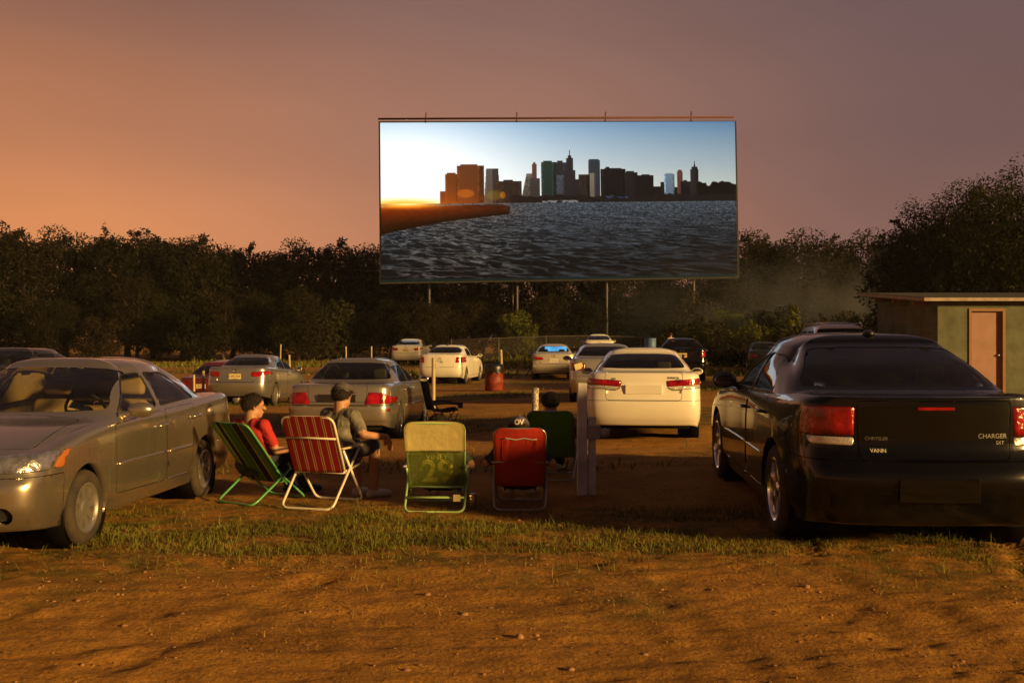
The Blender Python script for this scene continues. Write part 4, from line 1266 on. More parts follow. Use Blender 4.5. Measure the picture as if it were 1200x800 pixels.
        rg = random.Random(label); base = [(v.co.copy(), v.normal.copy()) for v, q0 in zip(b.verts, hv) if q0[2] > -.30 - .55 * max(-q0[1] + .1, 0) + 1.05 * max(q0[1] - .12, 0)]
        for i in range(3000):
            c0, n0 = rg.choice(base)
            c0 = c0 + Vector((rg.gauss(0, .003), rg.gauss(0, .003), rg.gauss(0, .003)))
            dn = Vector((rg.gauss(0, .5), rg.gauss(-.25, .5), -.9)); dn = (dn - n0 * dn.dot(n0)).normalized()
            ln = rg.uniform(.014, .034); sd_ = n0.cross(dn) * .0016
            a0 = c0 - n0 * .002; a1 = c0 + dn * ln + n0 * rg.uniform(.002, .012)
            b.faces.new([b.verts.new(a0 - sd_), b.verts.new(a0 + sd_), b.verts.new(a1)])
        obj('hair', b, M[hm], root)
    if cap:
        cm, back = cap
        b = bmesh.new()
        bmesh.ops.create_uvsphere(b, u_segments=32, v_segments=20, radius=1)
        bmesh.ops.delete(b, geom=[v for v in b.verts if v.co.z < -.05], context='VERTS')
        for v in b.verts:
            p = v.co; v.co = H(p.x * .098, p.y * .112 - .006, max(p.z, 0) * .092 + .052)
        bmesh.ops.solidify(b, geom=b.faces[:], thickness=.004)
        cp = obj('cap', b, M[cm], root)
        b = bmesh.new()
        sgn = -1 if back else 1
        rows = []
        for i in range(9):
            ang = (i - 4) / 4 * R(62)
            r0, r1 = .098, .098 + .072 * math.cos(ang * 1.25)
            rows.append((H(r0 * math.sin(ang), sgn * (r0 + .012) * math.cos(ang), .052), H(r1 * math.sin(ang) * .92, sgn * (r1 + .012) * math.cos(ang), .040)))
        va = [(b.verts.new(a), b.verts.new(c)) for a, c in rows]
        for A, B in zip(va, va[1:]): b.faces.new((A[0], A[1], B[1], B[0]))
        bmesh.ops.solidify(b, geom=b.faces[:], thickness=.005)
        obj('visor', b, M[cm], cp)
        b = bmesh.new(); add_ell(b, H(0, -.006, .146), (.011, .011, .006)); obj('button', b, M[cm], cp)
    return root, H

def sit(seat_z=.30, seat_y=.12, lean=-.25, hs=1.0, knee=(.52, .46), foot=.62, arm='lap', spread=.12, kneez=None):
    """sitting joints; lean < 0 means reclining"""
    P = dict()
    hz = seat_z + .10
    L = .48 * hs
    P['pelvis'] = (0, seat_y, hz)
    ch = Vector((0, seat_y + math.sin(lean) * L * .62, hz + math.cos(lean) * L * .62))
    nk = Vector((0, seat_y + math.sin(lean * .9) * L * 1.02, hz + math.cos(lean * .9) * L * 1.02))
    P['chest'] = tuple(ch); P['neck'] = tuple(nk); P['head'] = (0, nk.y + .035, nk.z + .100)
    for s, q in ((-1, 'l'), (1, 'r')):
        P['s' + q] = (s * .175, nk.y + .0, nk.z - .075)
        P['h' + q] = (s * .085, seat_y, hz - .02)
        kz = kneez or seat_z + .16
        P['k' + q] = (s * spread, seat_y + .42, kz)
        P['a' + q] = (s * (spread - .01), foot + seat_y, .075)
        P['t' + q] = (s * (spread + .03), foot + seat_y + .15, .03)
        if arm == 'lap':
            P['e' + q] = (s * .235, nk.y + .10, hz + .14); P['w' + q] = (s * .16, seat_y + .30, hz + .10)
        elif arm == 'rest':
            P['e' + q] = (s * .27, nk.y + .06, hz + .13); P['w' + q] = (s * .27, seat_y + .22, hz + .12)
    return P
def on_chair(c, dx=0, dy=0):
    rz = c.rotation_euler[2]; l = c.location
    return (l.x + math.cos(rz) * dx - math.sin(rz) * dy, l.y + math.sin(rz) * dx + math.cos(rz) * dy, l.z)
# boy in a red shirt on the striped sling chair
J = sit(.26, .14, -.10, .90, foot=.60, arm='rest')
person('dark haired person in a red shirt and jeans sitting on the green striped chair', on_chair(c1, -.14, .0), c1.rotation_euler[2] + .05, J, dict(skin='skin', top='red_shirt', legs='jeans', shoe='plastic'), hair=('brown_hair', .22), shorts=False, look=-.55, group='people watching the film')
# person in a cap and plaid shirt leaning forward out of the red striped chair
J = sit(.38, .24, .17, .88, foot=.44, arm='rest', kneez=.52)
J['wr'] = (.33, .60, .62); J['er'] = (.30, .30, .66); J['hangr'] = 1
person('person in a grey cap, plaid shirt and white trainers sitting on the red striped chair', on_chair(c2, -.02, .02), c2.rotation_euler[2] - .30, J, dict(skin='skin', top='plaid_shirt', legs='grey_shorts', shoe='shoe_white'), hair=('brown_hair', .15), cap=('cap_grey', False), shorts=True, look=.12, nod=-.05, group='people watching the film')
# person in a green jersey behind the mesh of the yellow chair
J = sit(.18, .20, -.46, .78, foot=.62, arm='rest')
J['er'] = (.31, .0, .40); J['wr'] = (.28, .26, .43)
pj, Hj = person('person in a dark green jersey numbered 29 on the chair with the yellow headrest', on_chair(c3, 0, .04), c3.rotation_euler[2], J, dict(skin='skin', top='green_jersey', legs='jeans', shoe='shoe_white'), hair=('brown_hair', .2), shorts=False, group='people watching the film')
bt = BVHTree.FromObject([o for o in pj.children if o.name.startswith('body')][0], bpy.context.evaluated_depsgraph_get())
def back_print(txt, size, z, nm, bold=.0):
    b = text_bm(txt, size, .0015, bold)
    bmesh.ops.subdivide_edges(b, edges=b.edges[:], cuts=1)
    for v in b.verts:
        x, zz, d = v.co.x, v.co.y + z, v.co.z
        h = bt.ray_cast(Vector((x, -2, zz)), Vector((0, 1, 0)))[0]
        v.co = Vector((x, (h.y if h else .05) - .016 - d, zz))
    obj(nm, b, M['jersey_ink'], pj, smooth=False)
back_print('29', .30, .33, 'jersey_number', .006)
back_print('VINEY', .075, .475, 'jersey_name', .001)
# person slouched in the red chair, only the cap and shoulders showing
J = sit(.17, .25, -.52, .74, foot=.58, arm='rest')
J['el'] = (-.31, .03, .40); J['er'] = (.31, .03, .40)
pc, Hc = person('person slouched in the red chair with only a lettered cap and navy sleeves showing', on_chair(c4, -.01, .0), c4.rotation_euler[2], J, dict(skin='skin', top='navy_shirt', legs='jeans', shoe='shoe_white'), hair=('brown_hair', .1), cap=('cap_purple', False), shorts=False, group='people watching the film')
b = text_bm('OV', .062, .002, .0025)
bmesh.ops.subdivide_edges(b, edges=b.edges[:], cuts=1)
for v in b.verts:
    x, z, d = v.co.x, v.co.y + .092, v.co.z
    t = max(0, 1 - (x / .098) ** 2 - ((z - .052) / .092) ** 2)
    v.co = Hc(x, -.006 - .112 * math.sqrt(t) - .004 - d, z)
obj('cap_lettering', b, M['cap_white'], [o for o in pc.children if o.name.startswith('cap')][0], smooth=False)
# dark haired person in the green chair
J = sit(.24, .20, -.34, .80, foot=.60, arm='rest')
person('dark haired person sitting in the plain dark green chair beside the grey post', on_chair(c5, -.02, 0), c5.rotation_euler[2] + .1, J, dict(skin='skin', top='olive_shirt', legs='jeans', shoe='shoe_white'), hair=('black_hair', .22), shorts=False, group='people watching the film')
# somebody far off beside the blue drum
J = dict(pelvis=(0, 0, .92), chest=(0, .02, 1.2), neck=(0, .03, 1.45), head=(0, .05, 1.60), sl=(-.18, .02, 1.38), sr=(.18, .02, 1.38), el=(-.23, .0, 1.1), er=(.23, .0, 1.1), wl=(-.22, .14, .9), wr=(.22, .14, .9), hl=(-.09, 0, .9), hr=(.09, 0, .9), kl=(-.10, .02, .48), kr=(.10, .02, .48), al=(-.1, 0, .08), ar=(.1, 0, .08), tl=(-.12, .15, .03), tr=(.12, .15, .03))
M['pink_shirt'] = mat('pale pink shirt', (.45, .28, .24), .85)
M['auburn_hair'] = mat('auburn hair', (.10, .03, .015), .6, bump=.6, bscale=60)
X, Y = 9.1, 62.0
person('far off person with auburn hair and pale shirt by the blue drum', (X, Y, gz(X, Y)), .4, J, dict(skin='skin', top='pink_shirt', legs='jeans', shoe='plastic'), hair=('auburn_hair', .3), shorts=False, vox=.016)
# driver in the silver saloon, arm on the window sill
# ------------------------------------------------------------------ ground: one sheet
def lines(segs):
    out = [segs[0][0]]
    for a, b_, st in segs:
        n = max(1, int(round((b_ - a) / st)))
        out += list(a + (b_ - a) * (np.arange(n) + 1) / n)
    return np.array(out)
gy = lines([(-60, -10, 6), (-10, 3, .5), (3, 4.4, .1), (4.4, 11.2, .032), (11.2, 18, .07), (18, 40, .2), (40, 90, .8), (90, 250, 8), (250, 2500, 150)])
gx0 = lines([(0, 5.6, .045), (5.6, 14, .15), (14, 40, 1), (40, 120, 5), (120, 2500, 160)])
gx = np.concatenate([-gx0[:0:-1], gx0])
GX, GY = np.meshgrid(gx, gy)
fine = smooth01(30, 12, GY) * smooth01(-2, 3, GY) * smooth01(16, 8, np.abs(GX))
Z = gz_base(GX, GY)
Z = Z + (fbm(GX * .5, GY * .5, 3, 3) - .5) * .07 * smooth01(60, 25, GY)
rut = fbm(GX * 1.1 + 9, GY * 2.6, 4, 21) - .5
Z += rut * .045 * fine * smooth01(9.6, 8.0, GY) + rut * .02 * fine
Z += (fbm(GX * 7, GY * 9, 4, 31, .6) - .5) * .030 * fine
# clods and heel marks
cl = np.clip(vnoise(GX * 9 + 3, GY * 9, 41) - .76, 0, 1) * smooth01(.45, .62, fbm(GX * .9, GY * 1.3, 2, 6)) * .07 * fine
Z += cl
# tyre tread prints
for x0_, sl_ in ((-3.4, .35), (-2.0, .35), (1.1, -.22), (2.5, -.22)):
    dd_ = GX - (x0_ + sl_ * (GY - 5) + .12 * np.sin(GY * 1.3))
    Z += (-.008 * np.exp(-(dd_ / .10) ** 2) + .004 * np.exp(-((np.abs(dd_) - .20) / .07) ** 2)) * fine * smooth01(9.0, 7.0, GY) * (.4 + vnoise(GX * 2, GY * 2, 12))
def tread(x0, y0, x1, y1, w, amp):
    global Z
    dx, dy = x1 - x0, y1 - y0; L = math.hypot(dx, dy)
    u = ((GX - x0) * dx + (GY - y0) * dy) / L; v = (-(GX - x0) * dy + (GY - y0) * dx) / L
    v = v + .06 * np.sin(u * 2.2)
    mask = smooth01(w, w * .8, np.abs(v)) * smooth01(0, .2, u) * smooth01(L, L - .25, u)
    pat = np.sign(np.sin((u + np.abs(v) * .8) * 2 * PI / .085)) * .5
    Z += mask * (amp * pat - amp * 1.1)
tread(-1.55, 6.6, -1.2, 7.35, .10, .009)
tread(2.1, 7.6, 2.2, 9.0, .12, .018)
tread(3.30, 6.9, 3.95, 8.6, .12, .020)
P = np.stack([GX, GY, Z], -1)
gme = grid_mesh('ground', P)
def ground_mat():
    m = bpy.data.materials.new('sandy soil'); m.use_nodes = True
    nt = m.node_tree; N = nt.nodes; Lk = nt.links; b = N['Principled BSDF']; b.inputs['Roughness'].default_value = .95; b.inputs['Specular IOR Level'].default_value = .15
    tc = N.new('ShaderNodeTexCoord')
    def noise(sc, det=6, rgh=.55, mapping=None, dist=0):
        n = N.new('ShaderNodeTexNoise'); n.inputs['Scale'].default_value = sc; n.inputs['Detail'].default_value = det; n.inputs['Roughness'].default_value = rgh; n.inputs['Distortion'].default_value = dist
        if mapping:
            mp = N.new('ShaderNodeMapping'); mp.inputs['Scale'].default_value = mapping; Lk.new(tc.outputs['Object'], mp.inputs[0]); Lk.new(mp.outputs[0], n.inputs['Vector'])
        else: Lk.new(tc.outputs['Object'], n.inputs['Vector'])
        return n.outputs['Fac']
    def mp_(s, a, b_, c=0, d=1):
        k = N.new('ShaderNodeMapRange')
        for i, v in enumerate((a, b_, c, d)): k.inputs[i + 1].default_value = v
        Lk.new(s, k.inputs[0]); return k.outputs[0]
    def mix(f, a, c, bt='MIX'):
        k = N.new('ShaderNodeMix'); k.data_type = 'RGBA'; k.blend_type = bt
        if isinstance(f, float): k.inputs[0].default_value = f
        else: Lk.new(f, k.inputs[0])
        for s, v in ((6, a), (7, c)):
            if isinstance(v, tuple): k.inputs[s].default_value = (*v, 1)
            else: Lk.new(v, k.inputs[s])
        return k.outputs[2]
    def math_(op, a, c):
        k = N.new('ShaderNodeMath'); k.operation = op; k.use_clamp = op in ('MULTIPLY',)
        for i, v in enumerate((a, c)):
            if isinstance(v, float): k.inputs[i].default_value = v
            else: Lk.new(v, k.inputs[i])
        return k.outputs[0]
    sand = mix(mp_(noise(1.3, 8), .35, .68), (.30, .140, .022), (.44, .215, .038))
    sand = mix(mp_(noise(.55, 6, .6, (1, 2.2, 1)), .52, .68, 0, .6), sand, (.16, .072, .022))          # damp darker soil
    sand = mix(mp_(noise(55, 3), .45, .75, 0, .75), sand, (.52, .27, .075))                               # grains
    sand = mix(mp_(noise(28, 4, .6), .50, .72, 0, .75), sand, (.10, .048, .018))                           # crumbs and litter
    vor = N.new('ShaderNodeTexVoronoi'); vor.inputs['Scale'].default_value = 17; Lk.new(tc.outputs['Object'], vor.inputs['Vector'])
    sand = mix(mp_(vor.outputs['Distance'], .10, .06, 0, .8), sand, (.42, .24, .11))                        # pale pebbles
    # turf: bands across the field, broken up by noise
    sx = N.new('ShaderNodeSeparateXYZ'); Lk.new(tc.outputs['Object'], sx.inputs[0])
    nb = noise(.45, 6, .6); n2 = noise(3.2, 5, .65)
    yw = math_('ADD', sx.outputs[1], mp_(nb, .3, .7, -2.2, 2.2))
    wv = N.new('ShaderNodeMath'); wv.operation = 'SINE'; Lk.new(math_('MULTIPLY_ADD', yw, .62), wv.inputs[0]); 
    band = mp_(wv.outputs[0], .1, .75)
    far = mp_(sx.outputs[1], 11.5, 15.0)
    turf = math_('MULTIPLY', math_('MULTIPLY', band, far), mp_(n2, .34, .56))
    strip = math_('MULTIPLY', math_('MULTIPLY', mp_(yw, 6.4, 7.8), mp_(yw, 10.6, 9.0)), mp_(n2, .42, .58))
    tall = math_('MAXIMUM', turf, math_('MULTIPLY', strip, .75))
    grass = mix(mp_(noise(9, 4), .35, .65), (.06, .06, .012), (.16, .125, .028))
    col = mix(tall, sand, grass)
    Lk.new(col, b.inputs['Base Color'])
    bp = N.new('ShaderNodeBump'); bp.inputs['Strength'].default_value = .65; bp.inputs['Distance'].default_value = .02
    Lk.new(math_('ADD', noise(36, 8, .65), math_('MULTIPLY', noise(8, 4), .7)), bp.inputs['Height']); Lk.new(bp.outputs[0], b.inputs['Normal'])
    return m
tag(obj('ground', gme, ground_mat()), kind='structure')
# height sampling for things lying on the real sheet
def gh(x, y):
    i = np.clip(np.searchsorted(gx, x) - 1, 0, len(gx) - 2); j = np.clip(np.searchsorted(gy, y) - 1, 0, len(gy) - 2)
    tx = (x - gx[i]) / (gx[i + 1] - gx[i]); ty = (y - gy[j]) / (gy[j + 1] - gy[j])
    return (Z[j, i] * (1 - tx) + Z[j, i + 1] * tx) * (1 - ty) + (Z[j + 1, i] * (1 - tx) + Z[j + 1, i + 1] * tx) * ty

# ------------------------------------------------------------------ grass, stones (stuff)
def blades(name, X, Y, H, Wd, lean, mtl):
    n = len(X); a = rng.uniform(0, 2 * PI, n); z = gh(X, Y) - .004
    dx = np.cos(a) * Wd; dy = np.sin(a) * Wd
    lx = rng.normal(0, lean, n) * H; ly = rng.normal(0, lean, n) * H
    V = np.zeros((n, 5, 3))
    V[:, 0] = np.stack([X - dx, Y - dy, z], -1); V[:, 1] = np.stack([X + dx, Y + dy, z], -1)
    V[:, 2] = np.stack([X + dx * .7 + lx * .45, Y + dy * .7 + ly * .45, z + H * .6], -1); V[:, 3] = np.stack([X - dx * .7 + lx * .45, Y - dy * .7 + ly * .45, z + H * .6], -1)
    V[:, 4] = np.stack([X + lx, Y + ly, z + H * np.clip(1 - .25 * (np.abs(lx) + np.abs(ly)) / np.maximum(H, 1e-3), .4, 1)], -1)
    k = np.arange(n)[:, None] * 5
    F4 = k + np.array([[0, 1, 2, 3]]); F4b = k + np.array([[3, 2, 4, 4]])
    me = bpy.data.meshes.new(name)
    me.from_pydata(V.reshape(-1, 3).tolist(), [], F4.tolist() + [r[:3] for r in F4b.tolist()])
    return tag(obj(name, me, mtl), kind='stuff')
M['grass'] = mat('field grass', (.12, .12, .02), .75, var=.55, vscale=1.4, spec=.2)
M['dry_grass'] = mat('dry grass', (.22, .14, .045), .8, var=.4, vscale=2, spec=.2)
def scatter(n, x0, x1, y0, y1, fn):
    X = rng.uniform(x0, x1, n); Y = rng.uniform(y0, y1, n)
    k = rng.uniform(0, 1, n) < fn(X, Y)
    return X[k], Y[k]
dens = lambda X, Y: smooth01(7.3, 8.2, Y + (fbm(X * .8, Y * .8, 3, 77) - .5) * 2.0) * smooth01(10.4, 9.0, Y) * smooth01(.40, .60, fbm(X * 2.2, Y * 3.0, 4, 71)) * .9 + .03
X, Y = scatter(95000, -5.2, 5.6, 6.9, 10.2, dens)
# the turf is thinner in the middle of the chairs' shade and thick in front of the black car
blades('grass', X, Y, rng.gamma(4, .0105, len(X)) * (.5 + fbm(X * 1.7, Y * 1.7, 2, 5)), rng.uniform(.0018, .004, len(X)), .55, M['grass'])
X, Y = scatter(16000, -5.4, 5.8, 5.2, 11.2, lambda X, Y: smooth01(.48, .72, fbm(X * 1.6, Y * 2.2, 4, 99)) * .7 + .02)
blades('dry_grass', X, Y, rng.gamma(3, .009, len(X)), rng.uniform(.0015, .0035, len(X)), .8, M['dry_grass'])
X, Y = scatter(46000, -9, 8.5, 12.5, 40, lambda X, Y: smooth01(.44, .62, fbm(X * .7, Y * .55, 4, 55)) * smooth01(-.1, .8, np.sin((Y + 2.4 * (fbm(X * .45, Y * .45, 3, 8) - .5) * 2) * .62 + .62)) + .015)
blades('meadow_grass', X, Y, rng.gamma(4, .018, len(X)), rng.uniform(.004, .010, len(X)), .6, M['grass'])
X, Y = scatter(30000, -34, 30, 46, 74, lambda X, Y: smooth01(.40, .6, fbm(X * .4, Y * .3, 3, 15)))
blades('rough_grass', X, Y, rng.gamma(4, .05, len(X)), rng.uniform(.02, .05, len(X)), .5, M['grass'])
def stones(name, X, Y, S, mtl):
    ico = bmesh.new(); bmesh.ops.create_icosphere(ico, subdivisions=1, radius=1)
    bv = np.array([v.co for v in ico.verts]); bf = np.array([[v.index for v in f.verts] for f in ico.faces]); ico.free()
    n = len(X)
    V = bv[None] * (S[:, None, None] * rng.uniform(.6, 1.3, (n, 1, 3))) * rng.uniform(.8, 1.2, (n, len(bv), 1))
    V[..., 2] *= .6
    V += np.stack([X, Y, gh(X, Y)], -1)[:, None]
    Fc = bf[None] + (np.arange(n) * len(bv))[:, None, None]
    return tag(obj(name, raw_mesh(name, V.reshape(-1, 3), Fc.reshape(-1, 3)), mtl), kind='stuff')
M['stone'] = mat('pale stone', (.26, .14, .065), .9, var=.5, vscale=3)
X, Y = scatter(4200, -4.5, 4.8, 4.6, 9.5, lambda X, Y: .12 + smooth01(.45, .7, fbm(X * 1.2, Y * 1.6, 3, 61)))
stones('gravel', X, Y, rng.gamma(1.5, .0034, len(X)) + .002, M['stone'])
M['dead_leaf'] = mat('dead leaf', (.34, .15, .03), .8, var=.6, vscale=5)
X, Y = scatter(700, -4.5, 4.8, 5.0, 9.8, lambda X, Y: .5 + 0 * X)
n = len(X); a = rng.uniform(0, 2 * PI, n); s_ = rng.uniform(.006, .018, n); zz = gh(X, Y) + .006
c_, d_ = np.cos(a) * s_, np.sin(a) * s_
V = np.stack([np.stack([X - c_, Y - d_, zz], -1), np.stack([X - d_ * .6, Y + c_ * .6, zz + s_ * .5], -1), np.stack([X + c_, Y + d_, zz + s_ * .2], -1), np.stack([X + d_ * .6, Y - c_ * .6, zz + s_ * .1], -1)], 1)
tag(obj('leaf_litter', raw_mesh('leaf_litter', V.reshape(-1, 3), (np.arange(n)[:, None] * 4 + np.array([[0, 1, 2, 3]]))), M['dead_leaf']), kind='stuff')

# ------------------------------------------------------------------ the cinema screen
def s2lin(c):
    c = np.asarray(c, float) / 255
    return np.where(c <= .04045, c / 12.92, ((c + .055) / 1.055) ** 2.4)
def picture(nu, nv):
    """the film frame: sunset over a river with a skyline. pixel units: 1112 x 490."""
    Wd, Hd = 1112., 490.
    u, v = np.meshgrid(np.linspace(0, Wd, nu), np.linspace(0, Hd, nv))
    img = np.zeros((nv, nu, 3))
    hz = 252.
    t = np.clip(u / Wd, 0, 1)[..., None]; g = np.clip(v / hz, 0, 1)[..., None]
    top = np.array([150, 185, 215]) * (1 - t) + np.array([92, 128, 162]) * t
    low = np.array([255, 250, 238]) * (1 - t) + np.array([205, 205, 190]) * t
    sky = top * (1 - g ** .8) + low * g ** .8
    dsun = np.sqrt(((u - 70) / 1.5) ** 2 + (v - 225) ** 2)
    gl = np.exp(-(dsun / 215) ** 2)[..., None]
    sky = sky * (1 - gl) + np.array([255, 254, 250]) * gl
    sky = sky + np.exp(-(dsun / 330) ** 2)[..., None] * 40
    hzg = np.exp(-((u - 60) / 130) ** 2 - ((v - 250) / 16) ** 2)[..., None]
    sky = sky * (1 - hzg * .9) + np.array([255, 190, 60]) * hzg * .9
    img[:] = np.clip(sky, 0, 255)
    def rect(x0, x1, y0, col, side=None, y1=258, grid=0, taper=0):
        tt = np.clip((v - y0) / (y1 - y0), 0, 1)
        m = (u >= x0 + taper * (1 - tt)) & (u <= x1 - taper * (1 - tt)) & (v >= y0) & (v <= y1)
        c = np.array(col, float)[None, None] * (1 + .25 * (1 - tt))[..., None]
        if grid:
            c = c * (.80 + .52 * _hash(np.floor((u - x0) * grid / 3.6), np.floor(v * grid / 4.6), int(x0)) ** 1.5)[..., None]
        if side is not None:
            c = np.where(((u - x0) / (x1 - x0) > side)[..., None], c * .62, c)
        # low sun burns the nearest towers orange
        k = (np.exp(-((u - 190) / 130) ** 2) * .85 * np.clip((v - 90) / 170, 0, 1))[..., None]
        c = c * (1 - k * .55) + np.array([190, 84, 20]) * k * .55
        img[m] = c[m]
    rect(183, 202, 213, (74, 38, 18)); rect(199, 238, 160, (92, 50, 24), .8, grid=.9); rect(205, 232, 155, (80, 44, 24))
    rect(235, 320, 134, (84, 47, 26), .82, grid=.8); rect(246, 300, 130, (78, 44, 26))
    rect(318, 372, 146, (88, 82, 74), .5, grid=.7, taper=8); rect(326, 364, 143, (70, 68, 64), .5)
    rect(352, 436, 182, (42, 32, 28), None, grid=.8); rect(380, 410, 178, (38, 30, 27))
    rect(430, 496, 160, (76, 69, 60), .6, grid=.9, taper=22); rect(440, 486, 178, (70, 63, 55), .6, grid=.9, taper=8)
    rect(469, 484, 130, (84, 56, 46)); rect(473, 480, 124, (70, 48, 40)); rect(462, 494, 175, (50, 44, 42))
    rect(543, 576, 126, (38, 37, 39), grid=.9); rect(548, 566, 120, (34, 33, 35)); rect(498, 547, 124, (38, 50, 46), .78, grid=1.1); rect(504, 532, 120, (30, 42, 38))
    rect(545, 590, 165, (52, 55, 60), .5, grid=1.0); rect(576, 598, 112, (33, 32, 34)); rect(579, 595, 104, (31, 30, 32), taper=3); rect(583, 592, 95, (30, 29, 31), taper=3)
    rect(586, 588.5, 88, (30, 29, 31)); rect(572, 605, 150, (32, 30, 33)); rect(600, 616, 178, (28, 25, 26)); rect(604, 650, 186, (33, 28, 27))
    rect(645, 682, 119, (54, 58, 64), .55, grid=1.0); rect(648, 678, 116, (40, 43, 48)); rect(614, 652, 163, (38, 31, 29), .7, grid=.9); rect(650, 668, 160, (96, 88, 76), .7)
    rect(684, 763, 147, (20, 18, 20), .86, grid=.6); rect(696, 750, 145, (18, 17, 19)); rect(700, 712, 141, (18, 17, 19)); rect(760, 800, 158, (27, 26, 28), .5, grid=.8); rect(764, 790, 154, (25, 24, 26))
    rect(800, 850, 168, (19, 18, 19), .6, grid=.7); rect(812, 838, 165, (18, 17, 18)); rect(850, 876, 203, (17, 16, 18)); rect(872, 900, 190, (22, 21, 23)); rect(884, 917, 165, (112, 130, 146), .8, grid=.7); rect(888, 912, 162, (84, 98, 110))
    rect(916, 930, 205, (20, 19, 21)); rect(925, 943, 157, (82, 50, 40), .6); rect(928, 940, 152, (74, 46, 38)); rect(936, 972, 188, (19, 18, 21)); rect(944, 956, 184, (19, 18, 21))
    rect(968, 993, 150, (33, 32, 34), .6, grid=1.1); rect(971, 990, 142, (31, 30, 32), .6); rect(974, 987, 135, (30, 29, 31), taper=4); rect(979.5, 982, 124, (30, 29, 31))
    rn = fbm(u / 16, v * 0 + 3, 4, 5)
    m = (u > 990) & (v > 206 - 26 * rn) & (v < 258); img[m] = (15, 13, 15)
    m = (u > 398) & (v > 236 - 14 * fbm(u / 22, v * 0, 4, 9)) & (v < 258); img[m] = (26, 22, 23)
    m = (u > 500) & (u < 612) & (v > 243) & (v < 254) & (fbm(u / 9, v / 3, 2, 4) > .5); img[m] = (120, 118, 120)
    m = (u > 700) & (u < 770) & (v > 230) & (v < 238) & (fbm(u / 7, v / 3, 2, 8) > .55); img[m] = (50, 66, 92)
    # water
    wv = v > 250
    dpt = np.clip((v - 250) / 240, 0, 1)
    sc = 1 / (.06 + dpt)
    yy = np.log(.045 + dpt)
    n0 = fbm(u * .012 * sc * .35 + 3, yy * 7, 3, 44)
    n1 = fbm(u * .020 * sc * .62 + 7 + n0 * 1.5, yy * 15 + n0 * 2.5, 4, 14, .62)
    n2 = fbm(u * .060 * sc * .55 + n1 * 2, yy * 34 + n1 * 3, 3, 24)
    cr = (1 - np.abs(2 * n1 - 1)) ** 5 * .9 + np.clip((n2 - .5) * 3.2, 0, 1) * .55 * (.4 + n0)
    wvv = np.clip((cr - .30) * 1.35, 0, 1)
    base = np.array([40, 47, 54])[None, None] * (1 - dpt[..., None]) ** 1.3 + np.array([7, 9, 13]) * dpt[..., None]
    hi = np.array([112, 121, 130]) * (1 - .52 * dpt[..., None])
    gold = (np.exp(-((u - 230) / 190) ** 2) * .35)[..., None]
    hi = hi * (1 - gold) + np.array([176, 148, 116]) * gold
    w_ = base * (1 - wvv[..., None]) + hi * wvv[..., None]
    w_ = w_ * (1 - .35 * (t ** 1.5) * np.clip(dpt[..., None] * 1.4, 0, 1))
    img[wv] = w_[wv]
    # pier
    e1 = 258 + 0 * u; bot = np.interp(u, [0, 60, 200, 330, 396, 400], [345, 332, 306, 292, 285, 268])
    m = (u < 400) & (v > np.interp(u, [0, 375, 400], [262, 254, 264])) & (v < bot)
    k = np.clip(u / 400, 0, 1)[..., None]
    pc_ = np.array([96, 32, 5]) * (1 - k) + np.array([44, 22, 15]) * k
    pc_ = pc_ * (1 - .72 * np.clip((v - 268) / np.maximum(bot - 268, 1), 0, 1)[..., None]) * (.75 + .5 * fbm(u / 12, v / 5, 3, 2))[..., None]
    img[m] = pc_[m]
    # glare of the sun at the waterline
    s1 = np.exp(-((u - 75) / 95) ** 2 - ((v - 256) / 9) ** 2)[..., None]
    img = img * (1 - s1) + np.array([255, 150, 25]) * s1
    s2 = np.exp(-((u - 80) / 55) ** 2 - ((v - 252) / 4) ** 2)[..., None]
    img = img * (1 - s2) + np.array([255, 235, 150]) * s2
    s3 = np.exp(-((u - 120) / 260) ** 2 - ((v - 262) / 40) ** 2)[..., None]
    img = img + np.array([110, 36, 0]) * s3 * .38
    for (cx, cy, rx, ry, col, am) in ((262, 220, 28, 14, (230, 120, 30), .55), (352, 226, 26, 16, (150, 120, 30), .45), (377, 226, 9, 12, (220, 130, 20), .6)):
        q = smooth01(1.25, .55, ((u - cx) / rx) ** 2 + ((v - cy) / ry) ** 2)[..., None] * am * .85
        img = img * (1 - q) + np.array(col) * q
    img[v > 484] = (18, 34, 32)
    return np.clip(img, 0, 255)
nu, nv = 820, 362
C = s2lin(picture(nu, nv))
D_ = 75.0
tl, tr, bl_, br = px(445.5, 144, D_ - .6), px(861, 142.5, D_ + .8), px(447, 330.5, D_ - .6), px(864.5, 324, D_ + .8)
uu, vv = np.meshgrid(np.linspace(0, 1, nu), np.linspace(0, 1, nv))
def bil(a, b_, c, d, uu, vv):
    a, b_, c, d = (np.array(q) for q in (a, b_, c, d))
    return (a * (1 - uu[..., None]) + b_ * uu[..., None]) * (1 - vv[..., None]) + (c * (1 - uu[..., None]) + d * uu[..., None]) * vv[..., None]
sroot = empty('cinema_screen', (0, 0, 0), 0, 'huge lit outdoor cinema screen showing a city skyline across a river at sunset', 'screen')
sroot.location = ((tl.x + tr.x) / 2, D_, 0)
off = np.array(sroot.location)
Pm = bil(tl, tr, bl_, br, uu, vv) - off
me = grid_mesh('film_picture', Pm)
ca_ = me.color_attributes.new('film', 'FLOAT_COLOR', 'POINT')
ca_.data.foreach_set('color', np.concatenate([C, np.ones((nv, nu, 1))], -1).reshape(-1).astype(np.float32))
m = bpy.data.materials.new('projected film'); m.use_nodes = True
nt = m.node_tree; N = nt.nodes; Lk = nt.links; b = N['Principled BSDF']
at = N.new('ShaderNodeVertexColor'); at.layer_name = 'film'
b.inputs['Base Color'].default_value = (.003, .003, .003, 1); b.inputs['Roughness'].default_value = .9; b.inputs['Specular IOR Level'].default_value = 0
